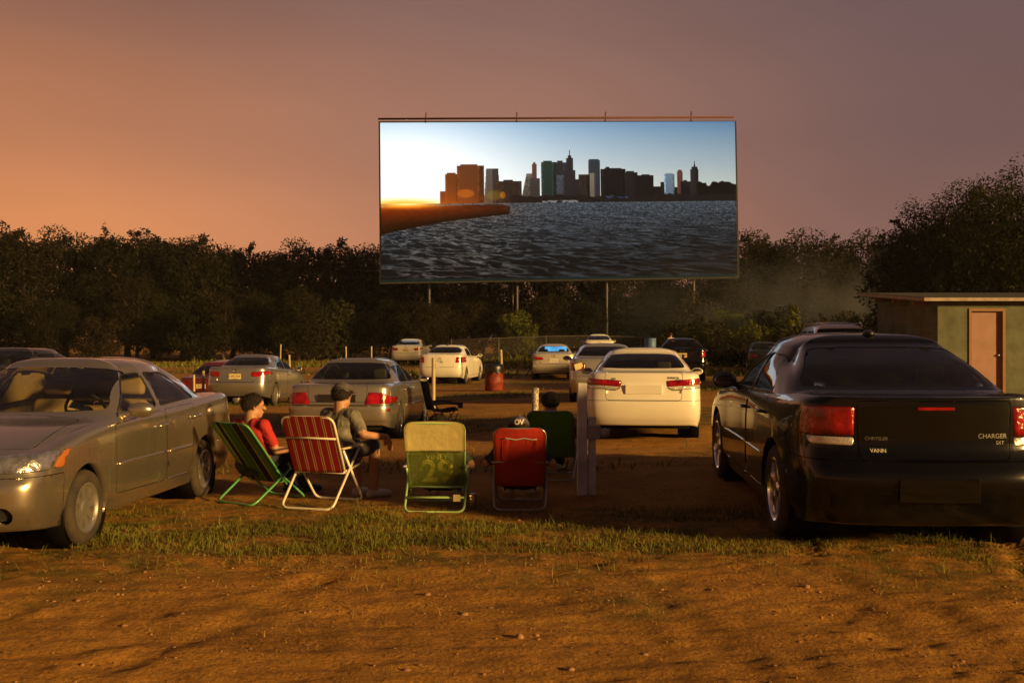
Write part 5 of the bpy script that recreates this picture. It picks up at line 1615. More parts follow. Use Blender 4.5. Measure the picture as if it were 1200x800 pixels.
Lk.new(at.outputs[0], b.inputs['Emission Color']); b.inputs['Emission Strength'].default_value = 1.0 / 2 ** EXPO * 1.02
M['screen_back'] = mat('dark screen backing', (.02, .019, .02), .8)
M['screen_steel'] = mat('grey galvanised steel', (.10, .088, .08), .7, .2)
M['rust_pipe'] = mat('rusty top pipe', (.10, .035, .025), .7)
obj('film_picture', me, m, sroot)
bm = bmesh.new()
e = .12
q = [Vector(p) - Vector(off) for p in (tl, tr, br, bl_)]
fr = [q[0] + Vector((-e, .05, e)), q[1] + Vector((e, .05, e * .4)), q[2] + Vector((e, .05, -e)), q[3] + Vector((-e, .05, -e))]
bk = [p + Vector((0, .5, 0)) for p in fr]
A = [bm.verts.new(p) for p in fr]; B = [bm.verts.new(p) for p in bk]
bm.faces.new(A[::-1]); bm.faces.new(B)
for i in range(4): bm.faces.new((A[i], A[(i + 1) % 4], B[(i + 1) % 4], B[i]))
obj('screen_panel', bm, M['screen_back'], sroot, smooth=False)
bm = bmesh.new()
a, c = px(443, 139.5, D_ - .6) - Vector(off), px(860, 137.5, D_ + .8) - Vector(off)
sweep(bm, [a, c], .07, 8); obj('top_pipe', bm, M['rust_pipe'], sroot)
for xx in (498, 603.5, 707.5, 809):
    t = (xx - 443) / 417
    p = a.lerp(c, t); bm = bmesh.new()
    sweep(bm, [p + Vector((0, 0, -.3)), p + Vector((0, 0, .0)), p + Vector((.03, 0, .42))], .045, 6)
    obj('bracket', bm, M['rust_pipe'], sroot)
for xx, dd in ((503, 75.8), (606, 75.9), (601, 77.5), (711, 76), (813, 76.1)):
    p = px(xx, 330, dd); bm = bmesh.new()
    sweep(bm, [(p.x - off[0], dd - off[1], p.z + 3), (p.x - off[0], dd - off[1], -.2)], .085 if xx != 601 else .05, 10)
    obj('post', bm, M['screen_steel'], sroot)

# ------------------------------------------------------------------ shed on the right
M['shed_green'] = mat('pale green painted block', (.10, .11, .072), .85, var=.35, vscale=2.2, bump=.25, bscale=9)
M['shed_door'] = mat('faded pink door', (.30, .165, .135), .6, var=.12, vscale=3)
M['shed_frame'] = mat('brown door frame', (.24, .12, .05), .6)
M['fascia'] = mat('pale fascia board', (.34, .27, .22), .7, var=.3)
M['roof_felt'] = mat('dark roofing felt', (.03, .028, .027), .9, bump=.4, bscale=12)
def shed():
    cx, cy = 11.0, 28.0
    z0 = gz(13, 29) - .1
    root = empty('block_shed', (cx, cy, 0), 0, 'low pale green block shed with a flat sloping roof and a pink door', 'building')
    w, d = 9.0, 4.6; hf, hb = 2.58, 2.88
    dx0, dx1, dz = .80, 1.74, 2.40
    b = bmesh.new()
    def quad(*p): b.faces.new([b.verts.new(q) for q in p])
    zb = z0
    quad((0, 0, zb), (dx0, 0, zb), (dx0, 0, hf), (0, 0, hf)); quad((dx1, 0, zb), (w, 0, zb), (w, 0, hf), (dx1, 0, hf)); quad((dx0, 0, dz), (dx1, 0, dz), (dx1, 0, hf), (dx0, 0, hf))
    quad((0, d, zb), (0, 0, zb), (0, 0, hf), (0, d, hb)); quad((w, 0, zb), (w, d, zb), (w, d, hb), (w, 0, hf)); quad((w, d, zb), (0, d, zb), (0, d, hb), (w, d, hb))
    quad((dx0, 0, zb), (dx0, .12, zb), (dx0, .12, dz), (dx0, 0, dz)); quad((dx1, .12, zb), (dx1, 0, zb), (dx1, 0, dz), (dx1, .12, dz)); quad((dx0, .12, dz), (dx1, .12, dz), (dx1, 0, dz), (dx0, 0, dz))
    obj('wall', b, M['shed_green'], root, smooth=False)
    b = bmesh.new()
    A = [(-.45, -.30, hf - .0), (w + .3, -.30, hf), (w + .3, d + .3, hb + .05), (-.45, d + .3, hb + .05)]
    lo = [b.verts.new(p) for p in A]; hi = [b.verts.new((p[0], p[1], p[2] + .10)) for p in A]
    b.faces.new(lo[::-1]); b.faces.new(hi)
    for i in range(4): b.faces.new((lo[i], lo[(i + 1) % 4], hi[(i + 1) % 4], hi[i]))
    rf = obj('roof', b, M['roof_felt'], root, smooth=False)
    b = bmesh.new()
    add_box(b, (w / 2 - .075, -.325, hf + .045), (w + .8, .03, .085))
    L = math.hypot(d + .6, hb + .05 - hf); an = math.atan2(hb + .05 - hf, d + .6)
    add_box(b, (-.472, d / 2 + .0, (hf + hb + .05) / 2 + .045), (.03, L, .085), Matrix.Rotation(an, 3, 'X'))
    obj('fascia', b, M['fascia'], rf, smooth=False)
    b = bmesh.new()
    for yy in (0.6, 2.1, 3.6): add_box(b, (-.24, yy, hf + (hb - hf) * yy / d - .055), (.40, .07, .10))
    obj('rafter_ends', b, M['shed_frame'], rf, smooth=False)
    dr = None
    b = bmesh.new(); add_box(b, ((dx0 + dx1) / 2, .09, (zb + dz) / 2 - .03), (dx1 - dx0 - .14, .05, dz - zb - .10), bevel=.006)
    dr = obj('door', b, M['shed_door'], root, smooth=False)
    b = bmesh.new(); add_ell(b, (dx1 - .16, .03, zb + 1.1), (.03, .035, .03)); obj('handle', b, M['chrome'], dr)
    b = bmesh.new()
    for x in (dx0 + .035, dx1 - .035): add_box(b, (x, .02, (zb + dz) / 2), (.07, .10, dz - zb))
    add_box(b, ((dx0 + dx1) / 2, .02, dz - .035), (dx1 - dx0 - .144, .10, .07))
    obj('door_frame', b, M['shed_frame'], root, smooth=False)
    # block courses as shallow mortar grooves on the two faces in view
    b = bmesh.new()
    for i in range(1, 13):
        z = zb + i * .2
        if z < hf: add_box(b, (-.0012, d / 2, z), (.004, d - .1, .009))
    obj('mortar_courses', b, M['shed_frame'], root, smooth=False)
shed()

# ------------------------------------------------------------------ posts, bins, fence, small things
M['post_grey'] = mat('grey painted post', (.60, .57, .60), .75, var=.25, vscale=5)
M['post_cream'] = mat('cream speaker post', (.42, .34, .21), .7, var=.2)
M['box_grey'] = mat('grey junction box', (.36, .33, .33), .6)
def near_post():
    x, y = .70, 10.85
    z = gz(x, y)
    root = empty('speaker_post', (x, y, z), .06, 'grey square speaker post with a small box, nearest the camera', 'post', 'speaker posts of the field')
    b = bmesh.new(); add_box(b, (0, 0, .55), (.092, .092, 1.12), bevel=.008); obj('main_post', b, M['post_grey'], root, smooth=False)
    b = bmesh.new(); add_box(b, (.105, .02, .38), (.07, .07, .78), bevel=.006); obj('short_post', b, M['post_grey'], root, smooth=False)
    bx = bmesh.new(); add_box(bx, (.115, -.03, .615), (.13, .07, .135), bevel=.008); bo = obj('junction_box', bx, M['box_grey'], root, smooth=False)
    b = bmesh.new(); lathe(b, [(.001, -.0), (.045, 0), (.05, .05), (.04, .09), (.001, .095)], 14, 'X', Matrix.Translation((.182, -.03, .61))); obj('conduit_cap', b, M['box_grey'], bo)
near_post()
def small_post(x, y, h, label, r=.04, speaker=False, spots=False):
    z = gz(x, y)
    root = empty('speaker_post', (x, y, z - .05), 0, label, 'post', 'speaker posts of the field')
    root.rotation_euler = (random.uniform(-.03, .03), random.uniform(-.04, .04), random.uniform(0, 3))
    b = bmesh.new(); lathe(b, [(r * 1.05, 0), (r, .2), (r, h + .04), (r * .8, h + .05), (.001, h + .052)], 10, 'Z'); obj('pole', b, M['post_cream'] if not spots else M['post_spot'], root)
    if speaker:
        b = bmesh.new(); add_box(b, (.09, 0, h - .12), (.12, .08, .16), bevel=.02); add_cyl(b, (0, 0, h - .06), (.09, 0, h - .06), .012)
        obj('speaker', b, M['box_grey'], root, smooth=40)
M['post_spot'] = mat('flaking white post', (.60, .55, .48), .8, dirt=(.06, .05, .045), vscale=26)
def at(xp, ybase_d): return ((xp - 600) / F * ybase_d, ybase_d)
small_post(*at(227.5, 36), 1.05, 'short cream post beyond the champagne car roof, leftmost of three')
small_post(*at(232, 38), 1.15, 'thin cream post beyond the champagne car roof, middle of three', .03)
small_post(*at(238, 34), 1.02, 'stubby cream post beyond the champagne car roof, rightmost of three', .045)
small_post(*at(340.5, 40), 1.35, 'tall leaning cream post behind the silver saloon with yellow plate')
small_post(*at(328, 46), 1.42, 'thin post tip above the roof of the silver saloon with yellow plate', .03)
small_post(*at(406, 44), 1.40, 'thin post tip above the middle of the beige saloon roof', .03)
small_post(*at(435, 44), 1.42, 'post tip above the right end of the beige saloon roof', .03)
small_post(*at(508, 25.5), 1.25, 'cream speaker post with a speaker, behind the navy camp chair', .045, True)
small_post(*at(588.5, 40.5), 1.30, 'cream post standing right of the red barrel', .05)
small_post(*at(626, 17.2), .86, 'flaking white post behind the person in the green chair', .055, False, True)
small_post(*at(800, 36.5), 1.0, 'cream post between the white saloon and the black crossover', .045)
# barrels
M['barrel_red'] = mat('red painted drum', (.22, .032, .018), .6, .1, var=.4)
M['barrel_black'] = mat('black bin liner', (.012, .011, .011), .35, bump=.6, bscale=14)
M['barrel_blue'] = mat('blue plastic drum', (.10, .20, .42), .5)
def drum(x, y, h, r, mt, label, liner=False):
    root = empty('barrel', (x, y, gz(x, y)), 0, label, 'barrel')
    b = bmesh.new()
    lathe(b, [(.001, .01), (r * .96, .01), (r, .03), (r, h * .32), (r * 1.035, h * .335), (r, h * .35), (r, h * .65), (r * 1.035, h * .665), (r, h * .68), (r, h - .02), (r * 1.02, h), (r * .95, h), (r * .94, h - .05), (.001, h - .06)], 28, 'Z')
    obj('drum', b, mt, root)
    if liner:
        b = bmesh.new()
        rg = lathe(b, [(r * .9, h - .1), (r * .95, h + .025), (r * 1.06, h + .02), (r * 1.09, h - .10), (r * 1.05, h - .26)], 40, 'Z')
        for k, v in enumerate(rg[-1]): v.co.z += .05 * math.sin(k * 1.7)
        obj('bin_liner', b, M['barrel_black'], root)
drum(*at(579, 35.5), .84, .30, M['barrel_red'], 'red drum used as a litter bin with a black liner', True)
drum(*at(762, 60), 1.45, .32, M['barrel_blue'], 'tall blue plastic drum far back by the fence')
# drink can on the grass
b = bmesh.new(); lathe(b, [(.001, 0), (.028, .002), (.034, .012), (.034, .135), (.028, .150), (.027, .152), (.001, .150)], 24, 'Z')
o = tag(obj('drink_can', b, M['chrome'] if False else mat('brushed metal flask', (.42, .33, .26), .3, .8)), 'small silver flask standing in the grass between the yellow and red chairs', 'flask')
o.location = (-.36, 9.95, gz(-.36, 9.95) - .005)
# chain-link fence
M['wire'] = mat('galvanised wire', (.12, .108, .095), .6, .4)
def fence(x0, x1, y, h):
    root = empty('chain_link_fence', (x0, y, 0), 0, 'long low chain link fence with a pale top rail at the back of the field', 'fence')
    n = int((x1 - x0) / 2.8)
    zs = [gz(x0 + (x1 - x0) * i / n, y) for i in range(n + 1)]
    P = [((x1 - x0) * i / n, 0, zs[i] + h) for i in range(n + 1)]
    b = bmesh.new(); sweep(b, P, .032, 6); obj('top_rail', b, M['wire'], root)
    for i in range(n + 1):
        b = bmesh.new(); add_cyl(b, (P[i][0], 0, zs[i] - .2), (P[i][0], 0, zs[i] + h + .06), .035, seg=8); obj('post', b, M['wire'], root)
    st = .16; k = np.arange(int((x1 - x0 + h) / st)); V = []; Fc = []
    r = .006
    for sgn in (1, -1):
        for i in k:
            a0 = i * st - (h if sgn > 0 else 0); a1 = a0 + h if sgn > 0 else a0 - 0 + h
            p0, p1 = ((a0, 0), (a0 + h, h)) if sgn > 0 else ((a0, h), (a0 + h, 0))
            if p1[0] < 0 or p0[0] > x1 - x0: continue
            dx, dz = -r * .7 * sgn, r * .7
            zz = gz(x0 + p0[0], y)
            b0 = len(V)
            V += [(p0[0] - dx, .0 + .003 * sgn, zz + p0[1] - dz), (p0[0] + dx, .003 * sgn, zz + p0[1] + dz), (p1[0] + dx, .003 * sgn, zz + p1[1] + dz), (p1[0] - dx, .003 * sgn, zz + p1[1] - dz)]
            Fc.append((b0, b0 + 1, b0 + 2, b0 + 3))
    obj('wire_mesh', raw_mesh('wire_mesh', V, Fc), M['wire'], root)
fence(-3.8, 14.0, 68.0, 1.38)
fence_done = True

# ------------------------------------------------------------------ trees
M['bark'] = mat('bark', (.05, .035, .025), .95, bump=.6, bscale=14)
def leafmat(name, a, b_, trl=.25):
    m = bpy.data.materials.new(name); m.use_nodes = True
    nt = m.node_tree; N = nt.nodes; Lk = nt.links; p = N['Principled BSDF']; p.inputs['Roughness'].default_value = .7; p.inputs['Specular IOR Level'].default_value = .15
    oi = N.new('ShaderNodeObjectInfo'); g = N.new('ShaderNodeNewGeometry')
    tc = N.new('ShaderNodeTexCoord'); nz = N.new('ShaderNodeTexNoise'); nz.inputs['Scale'].default_value = .9; nz.inputs['Detail'].default_value = 4; Lk.new(tc.outputs['Object'], nz.inputs['Vector'])
    ad = N.new('ShaderNodeMath'); ad.operation = 'ADD'; Lk.new(nz.outputs['Fac'], ad.inputs[0])
    s_ = N.new('ShaderNodeMath'); s_.operation = 'MULTIPLY_ADD'; Lk.new(oi.outputs['Random'], s_.inputs[0]); s_.inputs[1].default_value = .5; s_.inputs[2].default_value = -.25
    Lk.new(s_.outputs[0], ad.inputs[1])
    s2 = N.new('ShaderNodeMath'); s2.operation = 'MULTIPLY_ADD'; Lk.new(g.outputs['Random Per Island'], s2.inputs[0]); s2.inputs[1].default_value = .5; s2.inputs[2].default_value = -.25
    a2 = N.new('ShaderNodeMath'); a2.operation = 'ADD'; a2.use_clamp = True; Lk.new(ad.outputs[0], a2.inputs[0]); Lk.new(s2.outputs[0], a2.inputs[1])
    mx = N.new('ShaderNodeMix'); mx.data_type = 'RGBA'; mx.inputs[6].default_value = (*a, 1); mx.inputs[7].default_value = (*b_, 1); Lk.new(a2.outputs[0], mx.inputs[0])
    Lk.new(mx.outputs[2], p.inputs['Base Color'])
    tl_ = N.new('ShaderNodeBsdfTranslucent'); Lk.new(mx.outputs[2], tl_.inputs[0])
    ms = N.new('ShaderNodeMixShader'); ms.inputs[0].default_value = trl; Lk.new(p.outputs[0], ms.inputs[1]); Lk.new(tl_.outputs[0], ms.inputs[2])
    Lk.new(ms.outputs[0], N['Material Output'].inputs[0])
    return m
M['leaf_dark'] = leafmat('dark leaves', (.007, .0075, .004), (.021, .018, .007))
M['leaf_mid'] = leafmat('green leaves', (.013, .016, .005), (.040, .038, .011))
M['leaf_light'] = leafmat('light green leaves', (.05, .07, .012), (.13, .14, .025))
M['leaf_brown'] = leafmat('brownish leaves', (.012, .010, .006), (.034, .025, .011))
def leaf_cards(C, N_, size, seed):
    """C (n,3) leaf centres -> one pointed leaf quad per centre with random attitude"""
    r = np.random.default_rng(seed); n = len(C)
    a = r.normal(size=(n, 3)); a /= np.linalg.norm(a, axis=1, keepdims=True)
    b_ = r.normal(size=(n, 3)); b_ -= a * (a * b_).sum(1, keepdims=True); b_ /= np.linalg.norm(b_, axis=1, keepdims=True)
    s = size * r.uniform(.6, 1.4, (n, 1))
    V = np.stack([C - a * s, C - b_ * s * .48, C + a * s, C + b_ * s * .48], 1)
    return V.reshape(-1, 3), np.arange(n)[:, None] * 4 + np.array([[0, 1, 2, 3]])
def tree_proto(seed, h, w, kind, nclump, nleaf, lsize, base=.18, lobes=None):
    """trunk + limbs mesh and a crown mesh, both real size, origin at the base."""
    r = np.random.default_rng(seed); rd = random.Random(seed)
    b = bmesh.new()
    th = h * (.62 if kind != 'cone' else .9)
    pts = [Vector((0, 0, -.2))]; p = Vector((0, 0, 0))
    for i in range(1, 7):
        p = Vector((p.x + rd.uniform(-.05, .05) * h * .25, p.y + rd.uniform(-.05, .05) * h * .25, th * i / 6)); pts.append(p)
    r0 = h * .022
    sweep(b, pts, r0, 7, radii=[r0 * 1.4] + [r0 * (1 - .13 * i) for i in range(6)])
    cl = []
    for k in range(nclump):
        if kind == 'cone':
            zz = base * h + (h - base * h) * (k / nclump); rr = w * .5 * (1 - (zz / h)) ** .75 + .12
        else:
            t = (k + .5) / nclump; zz = base * h + (h * .93 - base * h) * t
            q = (zz / h - base) / (1 - base)
            prof = (math.sin(PI * min(.98, q * .80 + .14))) ** .75
            rr = w * .5 * prof
        a = k * 2.39996 + rd.uniform(-.4, .4); rad = rr * math.sqrt(rd.uniform(.12, 1.0))
        c = Vector((math.cos(a) * rad, math.sin(a) * rad, zz + rd.uniform(-.05, .05) * h))
        sz = w * rd.uniform(.13, .24) * (1.0 if kind != 'cone' else .6)
        cl.append((c, sz))
        # limb to the clump
        i0 = min(5, max(1, int(c.z / th * 5) - 1)); s0 = pts[min(i0, len(pts) - 1)]
        if s0.z < c.z + h * .1:
            md = s0.lerp(c, .55) + Vector((0, 0, -.04 * h))
            sweep(b, [s0, md, c], r0 * .3, 5, radii=[r0 * .42, r0 * .26, r0 * .08])
    tm = bpy.data.meshes.new('trunk'); b.to_mesh(tm); b.free(); tm.materials.append(M['bark'])
    tm.polygons.foreach_set('use_smooth', [True] * len(tm.polygons))
    cs = []
    for c, sz in cl:
        n = int(nleaf * (sz / (w * .18)) ** 2 / nclump)
        d = r.normal(size=(n, 3)); d /= np.linalg.norm(d, axis=1, keepdims=True)
        rad = sz * r.uniform(.25, 1.15, (n, 1)) ** .6
        q = d * rad * np.array([1.15, 1.15, .78]) + np.array(c)
        # sprays: drop leaves in blocks so sky shows through
        keep = fbm(q[:, 0] * 1.7 + q[:, 2] * 1.1, q[:, 1] * 1.7 - q[:, 2] * .9, 3, seed) > .37
        cs.append(q[keep])
    # stray sprays beyond the clumps make the outline ragged
    for k in range(int(nclump * 1.6)):
        c, sz = cl[rd.randrange(len(cl))]
        d = Vector((rd.gauss(0, 1), rd.gauss(0, 1), abs(rd.gauss(0, 1)) * .9)).normalized()
        ln = sz * rd.uniform(1.0, 1.45); n = int(nleaf / nclump * .14)
        t = r.uniform(.55, 1, (n, 1))
        cs.append(np.array(c) + np.array(d) * ln * t + r.normal(size=(n, 3)) * sz * .10)
    Cc = np.concatenate(cs)
    V, Fc = leaf_cards(Cc, None, lsize, seed + 5)
    cm = raw_mesh('crown', V, Fc)
    return tm, cm
PROTO = {
    'a': tree_proto(101, 9.2, 7.0, 'round', 36, 20000, .115), 'b': tree_proto(102, 8.4, 6.2, 'round', 30, 18000, .11, .14),
    'c': tree_proto(103, 10.2, 6.0, 'round', 38, 19000, .115, .25), 'd': tree_proto(104, 9.0, 5.0, 'round', 32, 11000, .10, .22),
    's': tree_proto(105, 4.6, 4.4, 'round', 22, 6000, .12, .03), 'k': tree_proto(106, 3.8, 2.2, 'cone', 26, 4200, .10, .02),
    'big': tree_proto(107, 9.4, 11.5, 'round', 95, 150000, .07, .10), 'u': tree_proto(108, 2.4, 2.6, 'round', 16, 4200, .075, .02),
}
def tree(pk, x, y, s, leaf, name, label, cat='tree', group='trees behind the field', sz=None):
    tm, cm = PROTO[pk]
    root = empty(name, (x, y, gz(x, y) - .05), random.uniform(0, 6.28), label, cat, group)
    root.scale = (s * random.uniform(.92, 1.1), s * random.uniform(.92, 1.1), sz or s)
    t = obj('trunk', tm, None, root)
    c = bpy.data.objects.new('crown', cm); COL.objects.link(c); c.parent = root
    if not cm.materials: cm.materials.append(M['leaf_dark'])
    c.material_slots[0].link = 'OBJECT'; c.material_slots[0].material = M[leaf]
    return root
def top_for(ytop, d): return CAMH + (400 - ytop) / F * d
PH_old = {'a': 9.2 * .98, 'b': 8.4 * .98, 'c': 10.2 * .97, 'd': 9.0 * .98, 's': 4.6 * .98, 'k': 3.8, 'big': 9.4, 'u': 2.4}
PH = {}
for _k, (_t, _c) in PROTO.items():
    _z = np.empty(len(_c.vertices) * 3, np.float32); _c.vertices.foreach_get('co', _z); PH[_k] = float(np.percentile(_z[2::3], 99.3))
def tree_px(pk, xp, ytop, d, leaf, name='tree', label='', **kw):
    h = top_for(ytop, d) - gz((xp - 600) / F * d, d)
    return tree(pk, (xp - 600) / F * d, d, h / PH[pk], leaf, name, label, **kw)
sky_line = [  # (x, top y, kind, leaf) back row, read off the photograph's skyline
    (-60, 268, 'a', 'leaf_dark'), (-8, 262, 'c', 'leaf_dark'), (30, 277, 'b', 'leaf_dark'), (76, 270, 'd', 'leaf_dark'), (112, 279, 'a', 'leaf_dark'), (150, 271, 'c', 'leaf_dark'),
    (180, 284, 'b', 'leaf_dark'), (214, 280, 'a', 'leaf_dark'), (240, 283, 'b', 'leaf_dark'), (272, 299, 'd', 'leaf_dark'), (300, 292, 'b', 'leaf_dark'), (352, 284, 'd', 'leaf_brown'),
    (330, 300, 'a', 'leaf_dark'), (402, 287, 'b', 'leaf_dark'), (436, 289, 'a', 'leaf_dark'), (478, 300, 'b', 'leaf_dark'), (520, 296, 'a', 'leaf_brown'), (565, 300, 'c', 'leaf_dark'), (612, 296, 'b', 'leaf_dark'),
    (660, 300, 'a', 'leaf_dark'), (705, 298, 'c', 'leaf_dark'), (750, 300, 'b', 'leaf_brown'), (795, 298, 'a', 'leaf_dark'), (838, 290, 'd', 'leaf_dark'), (872, 272, 'd', 'leaf_brown'),
    (905, 283, 'b', 'leaf_dark'), (944, 276, 'a', 'leaf_dark'), (1022, 276, 'a', 'leaf_dark'), (982, 296, 'b', 'leaf_dark'), (1062, 290, 'a', 'leaf_dark'), (1120, 285, 'b', 'leaf_dark'), (1175, 282, 'a', 'leaf_dark'), (1240, 280, 'c', 'leaf_dark'), (1300, 280, 'a', 'leaf_dark')]
look = {'a': 'broad', 'b': 'rounded', 'c': 'tall', 'd': 'thin open'}
hue = {'leaf_dark': 'dark', 'leaf_brown': 'brownish', 'leaf_mid': 'green', 'leaf_light': 'light green'}
def where(xp):
    if xp < 0: return 'cut off by the left edge'
    if xp < 440: return f'on the skyline above the {"champagne car" if xp < 200 else "silver saloon" if xp < 330 else "beige saloon"}'
    if xp < 870: return 'hidden in part behind the cinema screen'
    if xp < 1040: return 'right of the screen, in the smoke'
    return 'behind the shed'
_o = ['first', 'second', 'third', 'fourth', 'fifth', 'sixth', 'seventh', 'eighth', 'ninth', 'tenth', 'eleventh', 'twelfth', 'thirteenth', 'fourteenth', 'fifteenth', 'sixteenth', 'seventeenth', 'eighteenth', 'nineteenth']
_t = {20: 'twent', 30: 'thirt'}
ORD = list(_o)
for n_ in range(20, 40): ORD.append(_t[n_ // 10 * 10] + ('ieth' if n_ % 10 == 0 else 'y-' + _o[n_ % 10 - 1]))
def ranks(lst):
    s_ = sorted(range(len(lst)), key=lambda i: lst[i][0]); r_ = [0] * len(lst)
    for k_, i_ in enumerate(s_): r_[i_] = k_
    return r_
order_ = ranks(sky_line)
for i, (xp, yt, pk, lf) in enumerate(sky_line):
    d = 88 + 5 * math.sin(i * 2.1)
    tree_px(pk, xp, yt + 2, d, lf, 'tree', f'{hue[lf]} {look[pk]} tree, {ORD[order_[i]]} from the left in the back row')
# nearer, lower trees of the wood's edge
edge = [(-30, 372, 's', 'leaf_mid'), (14, 366, 's', 'leaf_mid'), (60, 350, 'b', 'leaf_dark'), (118, 372, 's', 'leaf_brown'), (160, 326, 'd', 'leaf_brown'), (186, 345, 'b', 'leaf_mid'), (232, 352, 's', 'leaf_dark'), (262, 345, 'd', 'leaf_brown'),
        (322, 372, 'k', 'leaf_mid'), (300, 342, 'b', 'leaf_dark'), (350, 340, 'b', 'leaf_dark'), (384, 348, 's', 'leaf_mid'), (418, 330, 'b', 'leaf_brown'), (458, 344, 'd', 'leaf_dark'), (498, 352, 'b', 'leaf_brown'), (545, 340, 'b', 'leaf_brown'), (588, 352, 'd', 'leaf_brown'), (640, 346, 'b', 'leaf_brown'), (688, 352, 'b', 'leaf_dark'),
        (726, 350, 's', 'leaf_brown'), (764, 344, 'b', 'leaf_dark'), (815, 346, 's', 'leaf_brown'), (860, 322, 'b', 'leaf_dark'), (905, 336, 'd', 'leaf_brown'), (946, 330, 'b', 'leaf_brown'), (990, 340, 'd', 'leaf_brown'), (1030, 336, 'b', 'leaf_dark')]
order_ = ranks(edge)
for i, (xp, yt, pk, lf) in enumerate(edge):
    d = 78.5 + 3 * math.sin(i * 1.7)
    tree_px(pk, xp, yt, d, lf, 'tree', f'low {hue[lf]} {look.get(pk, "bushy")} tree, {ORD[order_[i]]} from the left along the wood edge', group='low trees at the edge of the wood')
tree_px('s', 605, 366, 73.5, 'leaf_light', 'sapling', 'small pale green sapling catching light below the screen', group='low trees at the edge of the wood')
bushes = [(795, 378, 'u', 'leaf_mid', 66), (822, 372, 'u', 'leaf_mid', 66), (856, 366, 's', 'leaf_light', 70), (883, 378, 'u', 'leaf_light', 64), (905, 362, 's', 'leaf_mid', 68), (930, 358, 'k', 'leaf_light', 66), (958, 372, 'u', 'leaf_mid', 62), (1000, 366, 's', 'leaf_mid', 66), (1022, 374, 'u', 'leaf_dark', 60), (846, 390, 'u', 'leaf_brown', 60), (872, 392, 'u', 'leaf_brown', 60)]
bl_txt = ['leafy bush right of the black crossover roof', 'leafy bush farther right of the black crossover', 'tall sunlit bush below the right corner of the screen', 'bright round bush beyond the grassy bank', 'big green bush in front of the smoky trees', 'pointed bright bush left of the roof rack', 'bush just behind the roof rails of the four wheel drive', 'green bush beside the shed wall', 'dark bush against the shed wall', 'low brown bush at the foot of the bright bushes', 'second low brown bush above the dark saloon']
for (xp, yt, pk, lf, d), tx in zip(bushes, bl_txt):
    tree_px(pk, xp, yt, d, lf, 'bush', tx, cat='bush', group='bushes on the right of the field')
# big tree behind the shed
tree('big', 20.4, 44.0, top_for(218, 44) / PH['big'], 'leaf_mid', 'tree', 'big spreading tree towering over the shed', group='trees behind the shed')
tree('a', 18.0, 46.0, top_for(258, 46) / PH['a'], 'leaf_mid', 'tree', 'lighter tree at the left side of the big spreading one', group='trees behind the shed')
# bare tree
b = bmesh.new(); rd = random.Random(4)
def twig(p, d, ln, r, lv):
    q = p + d * ln
    sweep(b, [p, p.lerp(q, .5) + Vector((rd.uniform(-.06, .06) * ln, 0, 0)), q], r, 5, radii=[r, r * .85, r * .6])
    if lv > 0:
        for k in range(3):
            dd = (d + Vector((rd.uniform(-.7, .7), rd.uniform(-.6, .6), rd.uniform(-.05, .5)))).normalized(); twig(q if k else p.lerp(q, .7), dd, ln * rd.uniform(.55, .8), r * .55, lv - 1)
twig(Vector((0, 0, 0)), Vector((0, 0, 1)), 4.6, .13, 5)
o = tag(obj('bare_tree', b, M['bark']), 'leafless tree whose twigs stand against the sky right of the screen', 'tree')
o.location = ((990 - 600) / F * 86, 86, 0); o.scale = (.68,) * 3

